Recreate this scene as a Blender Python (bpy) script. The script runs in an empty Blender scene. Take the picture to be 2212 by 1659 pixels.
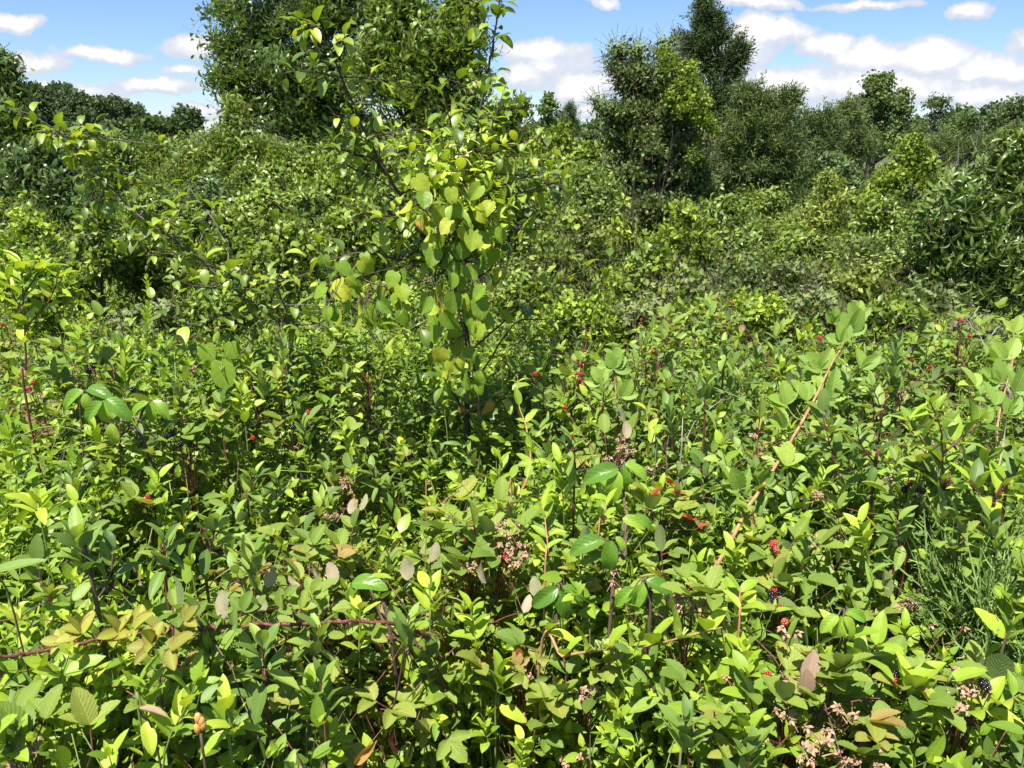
import bpy, math, random
import numpy as np
from mathutils import Vector
SC = bpy.context.scene
COL = SC.collection
R = math.radians
# ------------------------------------------------------------------ camera
CAM_H = 1.65
FPX = 1760.0
PITCH = math.atan((829.5 - 290.0) / FPX)
cam_d = bpy.data.cameras.new("camera")
cam = bpy.data.objects.new("camera", cam_d)
COL.objects.link(cam)
cam.location = (0, 0, CAM_H)
cam.rotation_euler = (math.pi / 2 - PITCH, 0, 0)
cam_d.sensor_width = 36.0
cam_d.lens = 36.0 * FPX / 2212.0
cam_d.clip_start = 0.02
cam_d.clip_end = 3000
SC.camera = cam
# ------------------------------------------------------------------ sun, sky, exposure
SUN_EL, SUN_AZ = R(66), R(-150)          # azimuth measured from +Y towards +X: high behind the camera, to its left
sun_d = bpy.data.lights.new("sun", 'SUN')
sun_d.energy = 5.0
sun_d.angle = R(0.53)
sun_d.color = (1.0, 0.955, 0.87)
sun = bpy.data.objects.new("sun", sun_d)
COL.objects.link(sun)
sdir = Vector((math.sin(SUN_AZ) * math.cos(SUN_EL), math.cos(SUN_AZ) * math.cos(SUN_EL), math.sin(SUN_EL)))
sun.rotation_euler = sdir.to_track_quat('Z', 'Y').to_euler()
SC.view_settings.view_transform = 'Standard'
SC.view_settings.look = 'None'
SC.view_settings.exposure = 1.22
SC.view_settings.gamma = 1.0
SC.render.engine = 'CYCLES'
SC.cycles.max_bounces = 6
SC.cycles.diffuse_bounces = 2
SC.cycles.glossy_bounces = 2
SC.cycles.transmission_bounces = 4
SC.cycles.transparent_max_bounces = 4
SC.cycles.use_denoising = True
SC.cycles.sample_clamp_indirect = 4.0

world = bpy.data.worlds.new("World")
SC.world = world
world.use_nodes = True
wt = world.node_tree
wt.nodes.clear()


class NB:
    """small helper that writes math node chains"""
    def __init__(s, nt):
        s.nt = nt

    def n(s, t, **kw):
        x = s.nt.nodes.new(t)
        for k, v in kw.items():
            setattr(x, k, v)
        return x

    def put(s, sock, v):
        if hasattr(v, 'is_output') or isinstance(v, bpy.types.NodeSocket):
            s.nt.links.new(v, sock)
        else:
            sock.default_value = v

    def m(s, op, a, b=None, c=None, clamp=False):
        x = s.n('ShaderNodeMath', operation=op, use_clamp=clamp)
        s.put(x.inputs[0], a)
        if b is not None:
            s.put(x.inputs[1], b)
        if c is not None:
            s.put(x.inputs[2], c)
        return x.outputs[0]

    def mix(s, f, a, b, mode='MIX'):
        x = s.n('ShaderNodeMix', data_type='RGBA', blend_type=mode)
        s.put(x.inputs[0], f)
        s.put(x.inputs[6], a)
        s.put(x.inputs[7], b)
        return x.outputs[2]

    def noise(s, vec, scale, detail=2.0, rough=0.5, col=False):
        x = s.n('ShaderNodeTexNoise')
        s.put(x.inputs['Vector'], vec)
        x.inputs['Scale'].default_value = scale
        x.inputs['Detail'].default_value = detail
        x.inputs['Roughness'].default_value = rough
        return x.outputs['Color' if col else 0]

    def rng(s, v, a, b, c=0.0, d=1.0, smooth=False):
        x = s.n('ShaderNodeMapRange')
        if smooth:
            x.interpolation_type = 'SMOOTHSTEP'
        s.put(x.inputs[0], v)
        for i, q in enumerate((a, b, c, d)):
            s.put(x.inputs[i + 1], q)
        return x.outputs[0]

    def ramp(s, f, stops):
        x = s.n('ShaderNodeValToRGB')
        while len(x.color_ramp.elements) < len(stops):
            x.color_ramp.elements.new(0.5)
        for e, (p, c) in zip(x.color_ramp.elements, stops):
            e.position = p
            e.color = (*c, 1)
        s.put(x.inputs[0], f)
        return x.outputs[0]


def sky_uv(X, Y):
    """tangent-plane coordinates (x/y, z/y) of a direction given by photo position"""
    a, b = (X - 1106) / FPX, -(Y - 829.5) / FPX
    cp, sp = math.cos(PITCH), math.sin(PITCH)
    yy = cp + b * sp
    return a / yy, (b * cp - sp) / yy


def build_sky():
    B = NB(wt)
    sky = B.n('ShaderNodeTexSky', sky_type='NISHITA')
    sky.sun_disc = False
    sky.sun_elevation = SUN_EL
    sky.sun_rotation = SUN_AZ
    sky.air_density = 1.0
    sky.dust_density = 0.0
    sky.ozone_density = 3.0
    tc = B.n('ShaderNodeTexCoord').outputs['Generated']
    sep = B.n('ShaderNodeSeparateXYZ')
    wt.links.new(tc, sep.inputs[0])
    x, y, z = sep.outputs
    ys = B.m('MAXIMUM', y, 0.05)
    u = B.m('DIVIDE', x, ys)
    v = B.m('DIVIDE', z, ys)
    cu = B.n('ShaderNodeCombineXYZ')
    B.put(cu.inputs[0], u); B.put(cu.inputs[1], v)
    uv = cu.outputs[0]
    n1 = B.noise(uv, 13.0, 6.0, 0.62, col=True)
    sp = B.n('ShaderNodeSeparateXYZ'); wt.links.new(n1, sp.inputs[0])
    wu = B.m('MULTIPLY_ADD', B.m('SUBTRACT', sp.outputs[0], 0.5), 0.075, u)
    wv = B.m('MULTIPLY_ADD', B.m('SUBTRACT', sp.outputs[1], 0.5), 0.042, v)
    nf = B.noise(uv, 42.0, 5.0, 0.6)
    # every cloud: centre and half size in photo pixels, whiteness, softness
    clouds = [(40, 62, 75, 26, 1.0), (80, 145, 85, 26, .7), (222, 122, 92, 20, 1.0), (430, 103, 95, 28, .85),
              (398, 150, 42, 14, .9), (345, 184, 110, 20, .9), (80, 190, 60, 14, .8), (200, 200, 100, 18, .6),
              (430, 235, 60, 22, .9), (1165, 120, 100, 36, 1.0), (1130, 170, 60, 34, .8), (1255, 195, 80, 40, 1.0), (1300, 240, 80, 22, .9),
              (1190, 150, 120, 40, .55), (1300, 5, 40, 18, .8), (1640, 8, 110, 18, .9), (1880, 8, 120, 14, .8), (2080, 24, 50, 24, .8),
              (1640, 75, 75, 48, 1.05), (1700, 65, 55, 38, 1.05), (1780, 105, 70, 36, 1.0), (1590, 120, 90, 60, .8),
              (1880, 130, 110, 40, 1.0), (2010, 125, 110, 46, 1.1), (2130, 150, 90, 44, .95), (1900, 195, 330, 55, .75), (2180, 160, 40, 34, .95),
              (2100, 215, 140, 40, .8), (1680, 200, 160, 50, .8), (2195, 85, 30, 34, .75), (1660, 180, 60, 26, .9), (2090, 205, 60, 22, .9)]
    dens = None
    shade = None
    for (X, Y, rx, ry, wgt) in clouds:
        u0, v0 = sky_uv(X, Y)
        ru, rv = rx / FPX * 1.12, ry / FPX * 1.1
        du = B.m('MULTIPLY', B.m('SUBTRACT', wu, u0), 1 / ru)
        dv = B.m('MULTIPLY', B.m('SUBTRACT', wv, v0), 1 / rv)
        # flat bases: squeeze the underside
        dvb = B.m('MAXIMUM', dv, B.m('MULTIPLY', dv, -1.35))
        d = B.m('SQRT', B.m('ADD', B.m('MULTIPLY', du, du), B.m('MULTIPLY', dvb, dvb)))
        k = B.m('MULTIPLY', B.m('SUBTRACT', 1.0, d, clamp=True), wgt * 1.4)
        top = B.m('MULTIPLY', k, B.m('MULTIPLY_ADD', dv, 0.6, 0.75, clamp=True))
        dens = k if dens is None else B.m('MAXIMUM', dens, k)
        shade = top if shade is None else B.m('MAXIMUM', shade, top)
    # scattered clouds for the rest of the sky
    other = B.rng(B.noise(tc, 3.0, 5.0, 0.6), 0.52, 0.7)
    front = B.rng(y, 0.25, 0.45)
    dens = B.m('ADD', B.m('MULTIPLY', dens, front), B.m('MULTIPLY', other, B.m('SUBTRACT', 1.0, front)))
    shade = B.m('ADD', B.m('MULTIPLY', shade, front), B.m('MULTIPLY', other, B.m('MULTIPLY', B.m('SUBTRACT', 1.0, front), 0.6)))
    dn = B.m('MULTIPLY_ADD', B.m('SUBTRACT', nf, 0.5), 0.62, dens)
    alpha = B.m('MULTIPLY', B.rng(dn, 0.08, 0.36, smooth=True), B.rng(dens, 0.02, 0.16))
    br = B.m('MULTIPLY_ADD', B.m('SUBTRACT', nf, 0.5), 1.1, B.m('MULTIPLY', shade, 1.25))
    ccol = B.ramp(B.m('MULTIPLY_ADD', br, 0.8, 0.12, clamp=True),
                  [(0.0, (.58, .66, .80)), (0.30, (.64, .69, .80)), (0.52, (.72, .75, .83)), (0.72, (.92, .92, .93)), (0.88, (1.06, 1.03, 1.0)), (1.0, (1.12, 1.1, 1.06))])
    hz = B.rng(v, 0.0, 0.22)
    tint = B.mix(hz, (0.84, 0.98, 1.30, 1), (0.88, 1.0, 1.22, 1))
    skc = B.mix(1.0, sky.outputs[0], tint, 'MULTIPLY')
    bg1 = B.n('ShaderNodeBackground'); wt.links.new(skc, bg1.inputs[0]); bg1.inputs[1].default_value = SKY_S
    bg2 = B.n('ShaderNodeBackground'); wt.links.new(ccol, bg2.inputs[0]); bg2.inputs[1].default_value = CLOUD_S
    mx = B.n('ShaderNodeMixShader'); wt.links.new(B.m('MULTIPLY', alpha, 0.94), mx.inputs[0])
    wt.links.new(bg1.outputs[0], mx.inputs[1]); wt.links.new(bg2.outputs[0], mx.inputs[2])
    o = B.n('ShaderNodeOutputWorld'); wt.links.new(mx.outputs[0], o.inputs[0])


SKY_S, CLOUD_S = 0.054, 0.47
build_sky()

# ------------------------------------------------------------------ photo position -> point in the place
CP, SP = math.cos(PITCH), math.sin(PITCH)


def ray(X, Y):
    a, b = (X - 1106) / FPX, -(Y - 829.5) / FPX
    return np.array([a, CP + b * SP, b * CP - SP])


def P(X, Y, d):
    r = ray(X, Y)
    return np.array([0, 0, CAM_H]) + r * (d / r[1])


def vnoise(x, y, s, seed=0):
    """smooth value noise for arrays"""
    x = np.asarray(x, float) * s + 137.3 * (seed + 1)
    y = np.asarray(y, float) * s + 71.7 * (seed + 1)
    xi, yi = np.floor(x), np.floor(y)
    fx, fy = x - xi, y - yi
    fx, fy = fx * fx * (3 - 2 * fx), fy * fy * (3 - 2 * fy)

    def h(a, b):
        q = np.sin(a * 127.1 + b * 311.7 + seed * 17.17) * 43758.5453
        return q - np.floor(q)
    return (h(xi, yi) * (1 - fx) + h(xi + 1, yi) * fx) * (1 - fy) + (h(xi, yi + 1) * (1 - fx) + h(xi + 1, yi + 1) * fx) * fy


def H(x, y):
    """height of the top of the tangle above the ground"""
    x, y = np.asarray(x, float), np.asarray(y, float)
    base = np.interp(y, [0.3, 0.9, 1.6, 2.3, 3.9, 5.7, 9.0, 14.0, 30.0], [0.86, 0.96, 1.0, 0.97, 0.80, 0.69, 0.62, 0.66, 0.85])
    amp = np.interp(y, [0.5, 3.0, 8.0], [0.14, 0.24, 0.30])
    b = (vnoise(x, y, 1.3, 3) - 0.5) * amp + (vnoise(x, y, 3.7, 5) - 0.5) * amp * 1.0 + (vnoise(x, y, 9.0, 7) - 0.5) * 0.09
    # hollows of the photograph: one low in the middle, one left of the bramble, one under the sapling
    for (cx, cy, rr, dp) in HOLLOWS:
        b = b - dp * np.exp(-((x - cx) ** 2 + (y - cy) ** 2) / (rr * rr))
    return base + b


HOLLOWS = []


def S(X, Y, lift=0.0):
    """where the line of sight meets the top of the tangle"""
    r = ray(X, Y)
    t = np.geomspace(0.35, 26, 3000)
    p = np.array([0, 0, CAM_H])[None] + r[None] * (t / r[1])[:, None]
    below = p[:, 2] < H(p[:, 0], p[:, 1]) + lift
    i = int(np.argmax(below)) if below.any() else 2990
    return p[i]


for (X, Y, rr, dp) in [(1000, 1600, .17, .34), (620, 960, .2, .15), (250, 1060, .16, .22), (1000, 930, .3, .2), (1250, 1610, .15, .32), (1120, 1640, .15, .3), (400, 1110, .14, .15), (1900, 1290, .14, .15)]:
    q = S(X, Y)
    HOLLOWS.append((q[0], q[1], rr, dp))

# ------------------------------------------------------------------ mesh building
class Geo:
    def __init__(s):
        s.v, s.f, s.uv, s.t, s.mi, s.n = [], [], [], [], [], 0

    def add(s, v, f, uv=None, tint=0.5, mi=0):
        v = np.asarray(v, float); f = np.asarray(f, int)
        s.v.append(v); s.f.append(f + s.n)
        s.uv.append(np.zeros((len(v), 2)) if uv is None else np.asarray(uv, float))
        s.t.append(np.full(len(v), tint) if np.isscalar(tint) else np.asarray(tint, float))
        s.mi.append(np.full(len(f), mi) if np.isscalar(mi) else np.asarray(mi))
        s.n += len(v)

    def arrays(s):
        return dict(v=np.concatenate(s.v), f=np.concatenate(s.f), uv=np.concatenate(s.uv), t=np.concatenate(s.t), mi=np.concatenate(s.mi))

    def mesh(s, name, mats, smooth=True, origin=None):
        a = s.arrays()
        v = a['v'] if origin is None else a['v'] - np.asarray(origin)[None]
        me = bpy.data.meshes.new(name)
        nv, nf = len(v), len(a['f'])
        me.vertices.add(nv)
        me.vertices.foreach_set('co', v.astype(np.float32).ravel())
        me.loops.add(nf * 4)
        me.loops.foreach_set('vertex_index', a['f'].astype(np.int32).ravel())
        me.polygons.add(nf)
        me.polygons.foreach_set('loop_start', np.arange(0, nf * 4, 4, dtype=np.int32))
        me.polygons.foreach_set('material_index', a['mi'].astype(np.int32))
        me.polygons.foreach_set('use_smooth', np.full(nf, smooth))
        me.update(calc_edges=True)
        uvl = me.uv_layers.new(name='leaf_uv')
        uvl.data.foreach_set('uv', a['uv'][a['f'].ravel()].astype(np.float32).ravel())
        at = me.attributes.new('tint', 'FLOAT', 'POINT')
        at.data.foreach_set('value', a['t'].astype(np.float32))
        for m in mats:
            me.materials.append(m)
        return me


def tag(o, label=None, cat=None, group=None, kind=None):
    for k, v in (('label', label), ('category', cat), ('group', group), ('kind', kind)):
        if v:
            o[k] = v
    return o


def thing(name, label, cat, loc=(0, 0, 0), group=None):
    o = bpy.data.objects.new(name, None)
    COL.objects.link(o)
    o.location = [float(q) for q in loc]
    o.empty_display_size = 0.1
    return tag(o, label, cat, group)


def part(name, geo, mats, parent, smooth=True, label=None, local=False):
    """geometry given in world coordinates (or local ones) hung under its thing"""
    org = None if local else np.array(root_loc(parent))
    me = geo.mesh(name, mats, smooth, origin=org)
    o = bpy.data.objects.new(name, me)
    COL.objects.link(o)
    o.parent = parent
    if label:
        o['label'] = label
    return o


def root_loc(o):
    l = np.zeros(3)
    while o is not None:
        l += np.array(o.location)
        o = o.parent
    return l


def unit(v):
    v = np.asarray(v, float)
    return v / (np.linalg.norm(v, axis=-1, keepdims=True) + 1e-9)


def smooth_path(pts, n=6):
    """Catmull-Rom through the points"""
    p = np.asarray(pts, float)
    if len(p) < 3:
        t = np.linspace(0, 1, n + 1)[:, None]
        return p[0] * (1 - t) + p[-1] * t
    q = np.vstack([2 * p[0] - p[1], p, 2 * p[-1] - p[-2]])
    out = []
    for i in range(1, len(q) - 2):
        t = np.linspace(0, 1, n, endpoint=False)[:, None]
        a, b, c, d = q[i - 1], q[i], q[i + 1], q[i + 2]
        out.append(0.5 * (2 * b + (c - a) * t + (2 * a - 5 * b + 4 * c - d) * t ** 2 + (3 * b - a - 3 * c + d) * t ** 3))
    out.append(p[-1][None])
    return np.vstack(out)


def tube(geo, pts, r0, r1, sides=6, mi=0, n=5, tint=0.5, smooth=True, kink=0.0, rng=None):
    p = smooth_path(pts, n) if smooth else np.asarray(pts, float)
    if kink and rng is not None:
        p[1:-1] += rng.normal(0, kink, (len(p) - 2, 3))
    m = len(p)
    tg = unit(np.gradient(p, axis=0))
    ref = np.array([0.31, 0.52, 0.79])
    a = unit(np.cross(tg, ref)); b = np.cross(tg, a)
    r = np.linspace(r0, r1, m)
    if kink and rng is not None:
        r = r * (1 + rng.normal(0, .08, m))
    ang = np.linspace(0, 2 * math.pi, sides, endpoint=False)
    v = p[:, None] + (a[:, None] * np.cos(ang)[None, :, None] + b[:, None] * np.sin(ang)[None, :, None]) * r[:, None, None]
    v = v.reshape(-1, 3)
    f = []
    for i in range(m - 1):
        for j in range(sides):
            k = (j + 1) % sides
            f.append((i * sides + j, i * sides + k, (i + 1) * sides + k, (i + 1) * sides + j))
    uv = np.stack([np.tile(ang / 6.283, m), np.repeat(np.arange(m) / m, sides)], 1)
    geo.add(v, f, uv, tint, mi)
    return p


# ------------------------------------------------------------------ leaves
def leaf(L, W, K=5, p=.6, q=.9, fold=.35, curl=.5, teeth=0.0, heart=0.0, wav=0.0, ncol=3, rng=None, sweep=0.0, lobes=0):
    """a leaf along +X, its face to +Z; returns v, f, uv"""
    t = np.linspace(0, 1, K + 1)
    tt = t.copy(); tt[0] = 0.004; tt[-1] = 0.996
    w = tt ** p * (1 - tt) ** q
    w = w / w.max() * W * 0.5
    th = curl * t
    dx = np.cos(th) * L / K; dz = -np.sin(th) * L / K
    x = np.concatenate([[0], np.cumsum(dx[:-1])]); z = np.concatenate([[0], np.cumsum(dz[:-1])])
    us = {2: [-1, 1], 3: [-1, 0, 1], 5: [-1, -.5, 0, .5, 1], 7: [-1, -.66, -.33, 0, .33, .66, 1]}[ncol]
    V = np.zeros((K + 1, ncol, 3)); UV = np.zeros((K + 1, ncol, 2))
    ph = rng.uniform(0, 6.28) if rng is not None else 0
    for j, u in enumerate(us):
        edge = abs(u) == 1
        ww = w.copy()
        if teeth and edge:
            ww = ww * (1 + teeth * np.where(np.arange(K + 1) % 2 == 0, 1, -1))
        if lobes and edge:
            ww = ww * (1 + 0.22 * np.cos(t * 6.28 * 1.5 + .5))
        a = abs(u)
        y = u * ww * math.cos(fold * (0.6 + 0.4 * a))
        up = a * ww * math.sin(fold) + (wav * L * np.sin(t * 11 + ph + (0 if u < 0 else 1.9)) * a if wav else 0)
        nx, nz = np.sin(th), np.cos(th)
        V[:, j, 0] = x + nx * up - heart * L * (1 - t) ** 5 * a - (sweep * L * (a ** 2) * t if sweep else 0) + (teeth * L * .15 * a if teeth and edge else 0)
        V[:, j, 1] = y
        V[:, j, 2] = z + nz * up
        UV[:, j, 0] = u * 0.5 + 0.5
        UV[:, j, 1] = t
    f = [(i * ncol + j, (i + 1) * ncol + j, (i + 1) * ncol + j + 1, i * ncol + j + 1) for i in range(K) for j in range(ncol - 1)]
    return V.reshape(-1, 3), np.array(f), UV.reshape(-1, 2)


def frame(d, up=(0, 0, 1), roll=0.0):
    """matrix whose X axis is d and whose Z axis looks up"""
    x = unit(d)
    u = np.asarray(up, float)
    if abs(np.dot(x, u)) > 0.97:
        u = np.array([0.7, 0.2, 0.1])
    y = unit(np.cross(u, x)); z = np.cross(x, y)
    if roll:
        c, s = math.cos(roll), math.sin(roll)
        y, z = y * c + z * s, z * c - y * s
    return np.stack([x, y, z], 1)


def place(geo, lf, M, pos, tint, mi=0, sc=1.0):
    v, f, uv = lf
    geo.add((v * sc) @ M.T + np.asarray(pos)[None], f, uv, tint, mi)


def kit_sprig(rng, kind, K, ncol, stem=True):
    """one leafy shoot, rooted at the origin and growing along +Z; leaf material 0, twig material 1"""
    g = Geo()
    U = rng.uniform
    def lf(L, W, **kw):
        return leaf(L, W, K=kw.pop('K', K), ncol=ncol, rng=rng, **kw)
    if kind == 'honey':          # opposite, ovate, upswept bright pairs
        n = rng.integers(4, 7); Ls = U(.16, .24)
        zs = np.linspace(.1, 1, n) * Ls; az = U(0, 6.28)
        for i, z in enumerate(zs):
            az += math.pi / 2 + U(-.3, .3)
            big = math.sin(math.pi * (i + .8) / (n + .8)) ** .5
            for s in (0, math.pi):
                L = .055 * big * U(.8, 1.15); el = U(.1, .6) + (.55 if i == n - 1 else 0)
                d = (math.cos(az + s) * math.cos(el), math.sin(az + s) * math.cos(el), math.sin(el))
                place(g, lf(L, L * U(.45, .56), p=.55, q=.85, fold=U(.15, .5), curl=U(-.3, .7)), frame(d, roll=U(-.3, .3)), (d[0] * .004, d[1] * .004, z), U(0, 1))
        for s in range(2):
            a = az + 1.57 + s * 3.14; d = (math.cos(a) * .35, math.sin(a) * .35, 1)
            place(g, lf(.026, .010, p=.6, q=.9, fold=.5, curl=.1), frame(d), (0, 0, zs[-1]), 1.0)
        lean = U(-.03, .03)
        if stem: tube(g, [(0, 0, -.05), (lean * .3, 0, Ls * .5), (0, 0, Ls)], .0016, .0009, 3, mi=1, n=2)
    elif kind == 'dog':          # grey-green, larger elliptical leaves held steeply upright on red stems
        n = rng.integers(3, 6); Ls = U(.15, .24)
        zs = np.linspace(.15, 1, n) * Ls; az = U(0, 6.28)
        for i, z in enumerate(zs):
            az += math.pi / 2 + U(-.2, .2)
            for s in (0, math.pi):
                L = .068 * U(.75, 1.15) * (1 if i < n - 1 else .75); el = U(.45, 1.05) + (.2 if i == n - 1 else 0)
                d = (math.cos(az + s) * math.cos(el), math.sin(az + s) * math.cos(el), math.sin(el))
                place(g, lf(L, L * U(.36, .48), p=.7, q=.8, fold=U(.1, .5), curl=U(-.1, .6), wav=.01), frame(d, roll=U(-.3, .3)), (d[0] * .006, d[1] * .006, z), U(0, 1))
        if stem: tube(g, [(0, 0, -.05), (0, 0, Ls)], .0018, .001, 3, mi=1, n=2)
    elif kind == 'bram':         # three-fingered toothed leaves
        n = rng.integers(3, 6); Ls = U(.12, .2); az = U(0, 6.28)
        for i in range(n):
            z = Ls * (i + .5) / n; az += 2.4 + U(-.4, .4)
            el = U(.1, .9); pl = U(.02, .035)
            d = np.array((math.cos(az) * math.cos(el), math.sin(az) * math.cos(el), math.sin(el)))
            c = np.array((0, 0, z)) + d * pl
            if stem: tube(g, [(0, 0, z), c], .0008, .0006, 3, mi=1, n=1)
            side = unit(np.cross(d, (0, 0, 1))); b = U(.75, 1.1); tn = U(0, 1)
            for k, (sa, ls) in enumerate(((0, 1.0), (1.1, .8), (-1.1, .8))):
                dd = unit(d * math.cos(sa) + side * math.sin(sa) + np.array((0, 0, U(-.15, .3))))
                L = .05 * b * ls
                place(g, lf(L, L * .62, K=max(K, 4) if K > 3 else K, p=.6, q=.75, fold=U(.2, .7), curl=U(.0, .7), teeth=.09 if K > 3 else 0), frame(dd, roll=U(-.4, .4)), c, min(1, max(0, tn + U(-.1, .1))))
        if stem: tube(g, [(0, 0, -.05), (0, 0, Ls)], .0018, .001, 3, mi=1, n=2)
    elif kind == 'pear':         # alternate glossy ovate leaves that arch over
        n = rng.integers(5, 9); Ls = U(.12, .22); az = U(0, 6.28)
        for i in range(n):
            z = Ls * (i + .6) / n; az += 2.4 + U(-.4, .4); el = U(-.2, .7)
            d = np.array((math.cos(az) * math.cos(el), math.sin(az) * math.cos(el), math.sin(el)))
            L = .06 * U(.75, 1.1)
            if stem: tube(g, [(0, 0, z), np.array((0, 0, z)) + d * .02], .0006, .0005, 3, mi=1, n=1)
            place(g, lf(L, L * U(.5, .62), p=.55, q=.9, fold=U(.2, .6), curl=U(.4, 1.2), wav=.012), frame(d, roll=U(-.5, .5)), np.array((0, 0, z)) + d * .02, U(0, 1))
        if stem: tube(g, [(0, 0, -.04), (0, 0, Ls)], .0018, .0009, 3, mi=1, n=2)
    elif kind == 'small':        # little round leaves, low filling
        n = rng.integers(6, 10); Ls = U(.1, .18); az = U(0, 6.28)
        for i in range(n):
            z = Ls * (i + .6) / n; az += 2.4 + U(-.6, .6); el = U(-.1, .9)
            d = np.array((math.cos(az) * math.cos(el), math.sin(az) * math.cos(el), math.sin(el)))
            L = .034 * U(.7, 1.2)
            place(g, lf(L, L * U(.5, .75), p=.55, q=.7, fold=U(.1, .5), curl=U(-.2, .8)), frame(d, roll=U(-.6, .6)), np.array((0, 0, z)) + d * .008, U(0, 1))
        if stem: tube(g, [(0, 0, -.05), (0, 0, Ls)], .0013, .0008, 3, mi=1, n=2)
    elif kind == 'cherry':       # hanging lance leaves along a twig
        n = rng.integers(8, 13); Ls = U(.25, .4); az = U(0, 6.28)
        for i in range(n):
            z = Ls * (i + .6) / n; az += 2.4 + U(-.4, .4); el = U(-.1, .6)
            d = np.array((math.cos(az) * math.cos(el), math.sin(az) * math.cos(el), math.sin(el)))
            L = .095 * U(.75, 1.15)
            place(g, lf(L, L * U(.3, .42), p=.6, q=.9, fold=U(.3, .9), curl=U(.5, 1.3)), frame(d, roll=U(-.5, .5)), np.array((0, 0, z)) + d * .015, U(0, 1))
        if stem: tube(g, [(0, 0, -.06), (0, 0, Ls)], .003, .0012, 3, mi=1, n=2)
    elif kind == 'broad':        # rounder leaves of poplar and oak
        n = rng.integers(9, 14); Ls = U(.25, .4); az = U(0, 6.28)
        for i in range(n):
            z = Ls * (i + .3) / n; az += 2.4 + U(-.5, .5); el = U(-.5, .8)
            d = np.array((math.cos(az) * math.cos(el), math.sin(az) * math.cos(el), math.sin(el)))
            L = .085 * U(.7, 1.2)
            place(g, lf(L, L * U(.65, .9), p=.45, q=.7, fold=U(.1, .5), curl=U(0, .8)), frame(d, roll=U(-.8, .8)), np.array((0, 0, z)) + d * U(.02, .05), U(0, 1))
        if stem: tube(g, [(0, 0, -.06), (0, 0, Ls)], .003, .0012, 3, mi=1, n=2)
    elif kind == 'cedar':        # feathery spray of fine scale twigs
        Ls = U(.28, .42); n = 16; az = U(0, 6.28)
        for i in range(n):
            z = Ls * (i + .3) / n; az += 2.4 + U(-.4, .4); el = U(.4, 1.1)
            d = np.array((math.cos(az) * math.cos(el), math.sin(az) * math.cos(el), math.sin(el)))
            L = .12 * (1.15 - z / Ls) * U(.7, 1.2) + .03
            place(g, leaf(L, .011, K=2, ncol=2, p=.3, q=.3, fold=.1, curl=U(-.4, .3)), frame(d, roll=U(-1.5, 1.5)), (0, 0, z), U(0, 1))
            for _ in range(2):
                d2 = unit(d + rng.normal(0, .45, 3)); 
                place(g, leaf(L * .5, .010, K=2, ncol=2, p=.3, q=.3, fold=.1, curl=0), frame(d2, roll=U(-1.5, 1.5)), np.array((0, 0, z)) + d * L * U(.2, .6), U(0, 1))
        if stem: tube(g, [(0, 0, -.06), (0, 0, Ls)], .004, .0012, 3, mi=1, n=2)
    elif kind == 'clump':        # leaf cluster for far crowns
        n = 14
        for i in range(n):
            d = unit(rng.normal(0, 1, 3)); L = U(.16, .34)
            place(g, leaf(L, L * .8, K=2, ncol=2, p=.5, q=.5, fold=.1, curl=U(0, .6)), frame(d, roll=U(-1.5, 1.5)), rng.normal(0, .16, 3), U(0, 1))
    elif kind == 'lance':        # narrow leaves climbing a stem
        n = rng.integers(8, 14); Ls = U(.16, .26); az = U(0, 6.28)
        for i in range(n):
            z = Ls * (i + .6) / n; az += 2.4 + U(-.4, .4); el = U(.2, .9)
            d = np.array((math.cos(az) * math.cos(el), math.sin(az) * math.cos(el), math.sin(el)))
            Lf = .055 * U(.7, 1.25)
            place(g, lf(Lf, Lf * U(.18, .28), p=.7, q=.9, fold=U(.1, .6), curl=U(-.1, 1.0)), frame(d, roll=U(-.5, .5)), (0, 0, z), U(0, 1))
        if stem: tube(g, [(0, 0, -.05), (0, 0, Ls)], .0016, .0009, 3, mi=1, n=2)
    elif kind == 'ash':          # feather-compound toothed leaves arching out
        for j in range(rng.integers(2, 4)):
            a0 = U(0, 6.28); Lr = U(.10, .16); rise = U(.3, 1.0)
            pts = [np.array((math.cos(a0) * Lr * t * .8, math.sin(a0) * Lr * t * .8, .04 + Lr * (t * rise - .5 * t * t))) for t in (0, .35, .7, 1.)]
            q = tube(g, pts, .0011, .0006, 3, mi=1, n=2)
            tn = U(0, 1)
            for i in range(4):
                c, tg = q[min(len(q) - 1, 1 + i * 2)], unit(q[min(len(q) - 1, 2 + i * 2)] - q[i * 2])
                side = unit(np.cross(tg, (0, 0, 1)))
                for sg in ((1, -1) if i < 3 else (0,)):
                    d = unit(side * sg * .9 + tg * .5 + np.array((0, 0, U(-.15, .15)))) if sg else tg
                    Lf = .038 * U(.8, 1.2)
                    place(g, lf(Lf, Lf * .5, p=.55, q=.75, fold=U(.2, .6), curl=U(.1, .8), teeth=.08 if K > 3 else 0), frame(d, roll=U(-.3, .3)), c, min(1, max(0, tn + U(-.1, .1))))
    elif kind == 'grass':        # tuft of arching blades
        for j in range(7):
            a0 = U(0, 6.28); d = np.array((math.cos(a0) * U(.1, .5), math.sin(a0) * U(.1, .5), 1.)); Lf = U(.14, .30)
            place(g, leaf(Lf, .0045, K=5, ncol=2, p=.15, q=.6, fold=.2, curl=U(.2, 1.6)), frame(d, roll=U(-1, 1)), (0, 0, -.04), U(0, 1))
    elif kind == 'broom':        # fine wiry green twigs
        Ls = U(.14, .22)
        tube(g, [(0, 0, -.05), (0, 0, Ls)], .0013, .0007, 3, mi=0, n=2, tint=.4)
        az = U(0, 6.28)
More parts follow.
